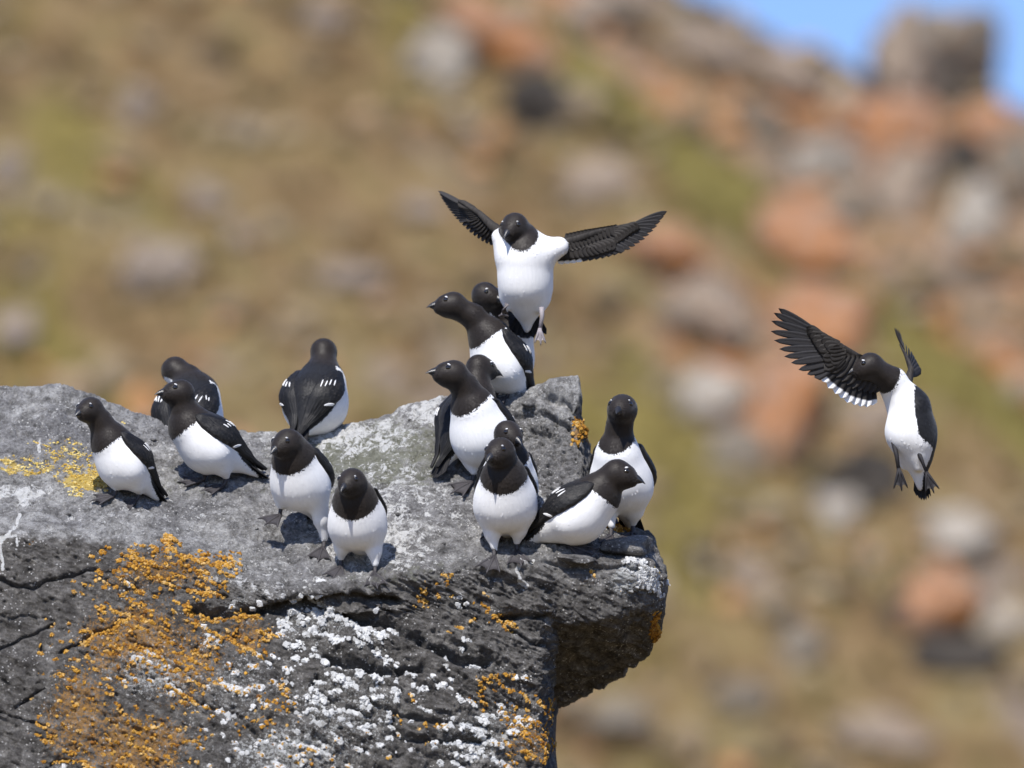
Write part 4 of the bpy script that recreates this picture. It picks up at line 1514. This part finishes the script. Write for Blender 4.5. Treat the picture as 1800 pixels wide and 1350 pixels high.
        e2 = np.stack([i * nt + nt - 1, i * nt + nt - 1 + n0, (i + 1) * nt + nt - 1 + n0, (i + 1) * nt + nt - 1], -1)
        l = (ns - 1) * nt
        e3 = np.stack([j, j + n0, j + 1 + n0, j + 1], -1)
        e4 = np.stack([l + j, l + j + 1, l + j + 1 + n0, l + j + n0], -1)
        F = np.concatenate([F, F2, e1, e2, e3, e4])
        if sd > 0:
            F = F[:, ::-1]
        lap = np.where(s < .56, row, (t * 7.5 + s * 1.2) % 1.0)
        uv = np.stack([np.concatenate([s, s]), np.concatenate([t, t]), np.concatenate([lap, lap])], -1)
        wing = mesh_obj("wing", V, F, M_WING, self.root, attrs={"wuv": uv})
        # white scapular streaks and the white bar on the secondaries
        r = random.Random(int(self.origin[0] * 7 + sd))
        for k in range(4):
            self.streak("white_streak", wing, sd, low, back, .31 + .024 * k + r.uniform(-.022, .022), .50 + .115 * k + r.uniform(-.02, .02), .085 + r.uniform(-.04, .035), .017, 7.4, r.uniform(-.045, .0))
        self.streak("wing_bar", wing, sd, low, back, .545, .14, .035, .30, 6.3, .10, bar=True)

    def streak(self, name, wing, sd, low, back, s0, t0, ds, dt, lift, slant, bar=False):
        n, m_ = 9, 5
        a, b = np.meshgrid(np.linspace(-1, 1, n), np.linspace(-1, 1, m_), indexing='ij')
        prof_ = np.sqrt(np.clip(1 - a * a, 0, 1)) if not bar else np.ones_like(a)
        if bar:
            s = s0 + ds * .5 * b * (1 - .75 * np.abs(a) ** 3) + slant * a * .35
            t = t0 + dt * .5 * a
        else:
            s = s0 + ds * .5 * a
            t = t0 + dt * b * (prof_ * .9 + .08) + slant * a
        s, t = np.clip(s.ravel(), 0, 1), np.clip(t.ravel(), 0.02, .98)
        ths = np.interp(s, [0, .5, .8, 1], [1, .9, .55, .25]) * np.clip((1 - t) / .35, 0, 1) ** .7 * np.sqrt(np.clip(1 - (1 - np.clip(t / .22, 0, 1)) ** 2, 0, 1))
        base = 6.8 * ths
        P1, e = self.wing_surface(sd, s, t, low, back, base + 1.3)
        P0, _ = self.wing_surface(sd, s, t, low, back, base - 1.2)
        n0 = len(P1)
        F = grid_faces(n, m_)
        i = np.arange(n - 1); j = np.arange(m_ - 1)
        l = (n - 1) * m_
        F = np.concatenate([F, F[:, ::-1] + n0, np.stack([i * m_, (i + 1) * m_, (i + 1) * m_ + n0, i * m_ + n0], -1),
                            np.stack([i * m_ + m_ - 1, i * m_ + m_ - 1 + n0, (i + 1) * m_ + m_ - 1 + n0, (i + 1) * m_ + m_ - 1], -1),
                            np.stack([j, j + n0, j + 1 + n0, j + 1], -1), np.stack([l + j, l + j + 1, l + j + 1 + n0, l + j + n0], -1)])
        if sd > 0:
            F = F[:, ::-1]
        mesh_obj(name, np.concatenate([P1, P0]), F, M_WHITE, wing)

    # -- spread wings of the flying birds, given by points (px, py, depth)
    def spread_wing(self, arm, prim, sec, cov, normal, white_tips=True, pw=15.0, sw=15.0, arm_r=(11, 8, 5, 2.5)):
        """arm: shoulder, elbow, wrist, finger tip; prim/sec: (base, tip) lists; cov: grid of rows for the covert patch"""
        L = lambda q: self.px_local(*q)
        a = [L(q) for q in arm]
        nrm = self.dir_local(np.asarray(normal, float))
        pts = []
        rad = []
        for i in range(len(a) - 1):
            for t in np.linspace(0, 1, 5)[: (None if i == len(a) - 2 else -1)]:
                pts.append(a[i] * (1 - t) + a[i + 1] * t)
                rad.append(arm_r[i] * (1 - t) + arm_r[i + 1] * t)
        v, q, t3 = tube(pts, np.array(rad), 10)
        cen = np.concatenate([np.repeat(np.array(pts), 10, 0), np.array([pts[0], pts[-1]])])
        v = cen + (v - cen) - ((v - cen) @ unit(nrm))[:, None] * unit(nrm) * .45      # a flat forearm
        wing = mesh_obj("wing", v, [q, t3], M_COV, self.root, attrs={"wuv": v / 40.0})
        for k, (b, t) in enumerate(prim):
            v, q, uv = blade(L(b), L(t), pw * (1 - .012 * k) , nrm, 12, .015, 1, .55, .5)
            v = v + unit(nrm) * (.55 * (len(prim) - k))
            mesh_obj("primary_feather", v, q, M_PRIM, wing, attrs={"wuv": uv})
        for k, (b, t) in enumerate(sec):
            v, q, uv = blade(L(b), L(t), sw, nrm, 10, .01, 1, .90, .5)
            v = v + unit(nrm) * (.45 * k)
            mesh_obj("secondary_feather", v, q, M_SEC if k >= len(sec) - white_tips else M_PRIM, wing, attrs={"wuv": uv})
        for k, row_ in enumerate(cov):
            for (b, t, w) in row_:
                v, q, uv = blade(L(b), L(t), w * 1.55, nrm, 8, .0, 1, .7, .4, .05)
                v = v - unit(nrm) * (1.6 + .9 * k)
                mesh_obj("covert_feather", v, q, M_COV, wing, attrs={"wuv": uv})
        return wing


def lerp(a, b, t):
    return tuple(np.asarray(a, float) * (1 - t) + np.asarray(b, float) * t)


def along(pts, n):
    """n points spread evenly along a polyline of tuples"""
    pts = np.asarray(pts, float)
    d = np.concatenate([[0], np.cumsum(np.linalg.norm(np.diff(pts[:, :2], axis=0), axis=1))])
    t = np.linspace(0, d[-1], n)
    return [tuple(np.interp(t, d, pts[:, k]) for k in range(pts.shape[1])) for t in t]


def standing(label, foot_l, foot_r, yaw, pitch, crown, **kw):
    """foot_l / foot_r: pixels of the bird's left and right foot on the rock"""
    (pl, nl), (pr, nr) = rock_at(*foot_l), rock_at(*foot_r)
    gap = pl - pr
    if abs(gap[1]) > 60:                                   # one pixel fell on another bed of the rock
        pr[1] = pl[1]
    o = (pl + pr) / 2
    flat = lambda n: unit(np.array([n[0] * .6, n[1] * .8, max(n[2], .45)]))
    return Bird(label, o, yaw, pitch, crown, feet=[(pl, flat(nl)), (pr, flat(nr))], **kw)
# ---------------------------------------------------------------- the flock
standing("leftmost bird, standing alone in profile beside the yellow lichen patch", (236, 884), (196, 878), -58, 48, (160, 697),
         head_yaw=-38, head_pitch=-4, hz=86, scale=.94, bib=.46)
Bird("bird turned away behind the long tailed leaning bird, showing black back and white flank", ((332 - 900) * 1.022, 335, (675 - 785) * 1.022), 160, 48, (308, 626),
     head_yaw=165, head_pitch=-15, hz=62, scale=1.05, plump=1.2, wing_low=104)
standing("bird with long pointed tail leaning left in profile, second from the left on the ledge", (388, 858), (352, 850), -72, 36, (318, 666),
         head_yaw=-66, head_pitch=8, hz=84, scale=1.02, bib=.43)
standing("bird seen from behind on the crest with white streaks on both wings", (568, 752), (540, 756), 158, 45, (569, 594),
         head_yaw=170, head_pitch=0, hz=60, scale=1.0, plump=1.2, wing_low=104)
standing("bird stepping downhill beside the tail of the leaning bird, one foot forward", (566, 968), (492, 908), -22, 48, (506, 753),
         head_yaw=-40, head_pitch=-12, hz=104, scale=1.04, bib=.56, neck=(18, 4))
standing("upright bird in front at the ledge's brink, furthest forward, no wings visible", (658, 1010), (598, 1002), -8, 50, (619, 822),
         head_yaw=-24, head_pitch=-8, hz=104, scale=1.0, bib=.50, wing_low=114)
Bird("bird on the peak half hidden behind the topmost perched bird, looking right", ((893 - 900) * 1.022, 345, (675 - 702) * 1.022), 42, 62, (852, 495),
     head_yaw=48, head_pitch=-4, hz=86, scale=1.0, bib=.52, neck=(20, 22))
standing("topmost perched bird, in profile facing left below the flying bird", (886, 704), (866, 702), -62, 58, (797, 512),
         head_yaw=-78, head_pitch=6, hz=82, scale=1.0, bib=.47)
standing("bird squeezed in behind the big bellied bird, head turned away to the right", (834, 810), (814, 810), 128, 60, (842, 622),
         head_yaw=110, head_pitch=-8, hz=84, scale=.98)
standing("big bellied bird looking up left on the slope below the perched pair", (862, 852), (826, 852), -38, 58, (798, 632),
         head_yaw=-70, head_pitch=14, hz=96, scale=1.08, bib=.55, wing_low=112)
standing("bird almost hidden behind the upright front bird right of centre, beak to the right", (916, 930), (870, 934), 4, 50, (892, 738),
         head_yaw=34, head_pitch=-12, hz=94, scale=1.0, bib=.55, wing_low=108)
standing("upright white bellied bird on the brink right of centre, another bird's head behind it", (908, 972), (868, 984), -4, 50, (880, 768),
         head_yaw=-30, head_pitch=-8, hz=106, scale=1.06, bib=.52, wing_low=108)
standing("bird at the right tip of the ledge stretching its neck tall, facing the camera", (1110, 942), (1072, 946), -14, 54, (1094, 692),
         head_yaw=-12, head_pitch=4, hz=104, scale=1.12, bib=.58, neck=(14, 40), wing_low=96, neck_r=(38, 26, 19))
standing("crouching bird in profile facing right at the tip of the ledge", (1003, 964), (1020, 972), 74, 34, (1085, 806),
         head_yaw=76, head_pitch=-8, hz=72, scale=1.08, bib=.46)


# the bird hovering over the peak, belly to the camera, wings out
ox, oy = (922 - 900) * 1.015, 225
b1 = Bird("bird hovering over the peak with both wings spread, belly to the camera", (ox, oy, (675 - 545) * 1.015), -8, 80, (905, 373), head_yaw=-26, head_pitch=-16,
          hz=66, scale=1.0, bib=.60, fly=True, neck=(22, 0), bib_n=52, plump=.93, neck_r=(56, 36, 22), tail_len=120., tail_wide=2.0, vent=-100., shoulders=[(1, (982, 434, -4), 30, 18), (-1, (878, 416, 2), 28, 14)],
          legs={'thigh': [(np.array([-14, 28, 18.]), np.array([-8, 28, 2.])), (np.array([-14, -30, 22.]), np.array([-8, -30, 6.]))]})
L1 = lambda px, py, d: b1.px_local(px, py, d)


def dangling(b, pts, foot_at, fwd, nrm, mat, L=30.0, curl=.0, spread=.36):
    v, q, t = tube([b.px_local(*p) for p in pts], np.linspace(4.6, 3.2, len(pts)), 8)
    leg = mesh_obj("leg", v, [q, t], mat, b.root)
    b.foot_mesh(b.px_local(*foot_at), b.dir_local(np.array(nrm, float)), b.dir_local(np.array(fwd, float)), mat, leg, L, spread, curl)


M_MIDFOOT = plain("grey_foot_skin", (.15, .135, .14), .5, .4, .0008)
dangling(b1, [(952, 540, -24), (953, 556, -26), (949, 580, -26)], (949, 584, -26), (.02, -.15, -1), (0, -1, .25), M_PALEFOOT, 26)
dangling(b1, [(891, 534, -26), (886, 546, -28), (884, 552, -18)], (884, 550, -16), (.05, .75, -.3), (0, -.3, -1), M_MIDFOOT, 24)
# its left wing, on the right of the picture
tips = along([(1172, 373, -60), (1164, 385, -58), (1152, 402, -54), (1134, 420, -48), (1108, 438, -38)], 10)
bases = along([(1110, 398, -42), (1085, 404, -34), (1062, 420, -24)], 10)
stips = along([(1098, 441, -34), (1070, 450, -24), (1040, 457, -12), (1012, 463, 0), (988, 466, 10)], 11)
sbase = along([(1058, 424, -22), (1030, 434, -10), (985, 440, 6)], 11)
cv = [[(lerp(b, t, .02), lerp(b, t, .62), 14) for b, t in zip(along(sbase, 12), along(stips, 12))] +
      [(lerp(b, t, .0), lerp(b, t, .42), 12) for b, t in zip(bases[2:], tips[2:])],
      [(lerp(a, b, -.35), lerp(a, b, .75), 13) for a, b in zip(along([(1000, 420, 0), (1034, 412, -10), (1080, 401, -32)], 13), along([(1000, 450, 0), (1038, 440, -10), (1085, 418, -32)], 13))]]
b1.spread_wing([(968, 432, 2), (1005, 424, -2), (1052, 408, -22), (1112, 393, -44)], list(zip(bases, tips)), list(zip(sbase, stips)), cv, (0.1, 1, .25), 4, 13, 15)
# its right wing, on the left of the picture, nearly edge on
tips = along([(768, 333, 62), (773, 345, 66), (786, 365, 66), (800, 383, 62)], 10)
bases = along([(822, 362, 36), (836, 368, 30), (846, 382, 24)], 10)
stips = along([(806, 388, 58), (826, 408, 48), (848, 424, 34), (868, 432, 20)], 10)
sbase = along([(842, 380, 26), (856, 396, 16), (874, 410, 8)], 10)
cv = [[(lerp(b, t, .02), lerp(b, t, .62), 12) for b, t in zip(sbase, stips)] + [(lerp(b, t, 0), lerp(b, t, .42), 10) for b, t in zip(bases[2:], tips[2:])]]
b1.spread_wing([(886, 412, 2), (864, 396, 6), (842, 374, 22), (806, 352, 44)], list(zip(bases, tips)), list(zip(sbase, stips)), cv, (.45, 1, -.5), 0, 9, 11)

# the bird landing at the right, right wing raised towards the camera
ox, oy = (1592 - 900) * 1.002, 30
b2 = Bird("bird landing at the far right of the flock with its white edged wing fanned out", (ox, oy, (675 - 830) * 1.002), -58, 83, (1530, 619), head_yaw=-72, head_pitch=-8,
          hz=86, scale=1.0, bib=.64, fly=True, neck=(44, -14), bib_n=24, side_black=.85, plump=.90, tail_wide=1.3, shoulders=[(-1, (1548, 668, -4), 18, 9)],
          legs={'thigh': [(np.array([-16, 20, 30.]), np.array([-14, 20, 8.])), (np.array([-14, -22, 32.]), np.array([-12, -22, 10.]))]})
dangling(b2, [(1608, 782, -16), (1619, 806, -30), (1630, 834, -34)], (1631, 836, -34), (.30, -.2, -1), (-.2, -1, .2), M_DARKFOOT, 36, 0, .34)
dangling(b2, [(1570, 776, -14), (1576, 800, -22), (1580, 828, -26)], (1580, 830, -26), (.10, -.2, -1), (.1, -1, .2), M_DARKFOOT, 36, 0, .34)
tips = [(1368, 543, -70), (1360, 551, -72), (1356, 565, -72), (1355, 583, -72), (1361, 599, -70), (1370, 614, -68), (1379, 627, -64), (1391, 638, -60), (1404, 650, -54), (1419, 658, -48)]
bases = along([(1446, 592, -46), (1466, 602, -40), (1478, 618, -34), (1474, 640, -34)], 10)
stips = [(1432, 664, -44), (1445, 670, -40), (1456, 682, -36), (1468, 692, -32), (1478, 700, -28), (1489, 708, -24), (1501, 712, -20), (1512, 715, -16), (1523, 716, -12), (1533, 713, -8)]
sbase = along([(1474, 636, -34), (1496, 650, -24), (1530, 672, -6)], 10)
cv = [[(lerp(b, t, -.3), lerp(b, t, .60), 13) for b, t in zip(along([(1474, 630, -34), (1504, 640, -24), (1546, 660, -6)], 10), stips)] + [(lerp(b, t, -.03), lerp(b, t, .36), 12) for b, t in zip(bases, tips)],
      [(lerp(b, t, -.25), lerp(b, t, .28), 12) for b, t in zip(sbase, stips)] + [(lerp(b, t, -.1), lerp(b, t, .2), 11) for b, t in zip(bases[1:], tips[1:])]]
b2.spread_wing([(1566, 668, 4), (1526, 640, -12), (1474, 606, -36), (1432, 584, -50)], list(zip(bases, tips)), list(zip(sbase, stips)), cv, (.15, 1, .1), 9, 15, 18.5)
# its far wing, edge on above its back
tips = along([(1567, 578, 130), (1574, 580, 134), (1580, 588, 132), (1584, 600, 120)], 9)
bases = along([(1583, 612, 72), (1588, 619, 58), (1594, 630, 46)], 9)
stips = along([(1588, 604, 108), (1602, 622, 84), (1616, 650, 52)], 8)
sbase = along([(1593, 628, 48), (1599, 642, 32), (1602, 660, 18)], 8)
b2.spread_wing([(1590, 692, 8), (1602, 650, 24), (1592, 624, 50), (1582, 606, 80)], list(zip(bases, tips)), list(zip(sbase, stips)), [], (1, .3, .3), 0, 13, 16, (14, 9, 5, 2))
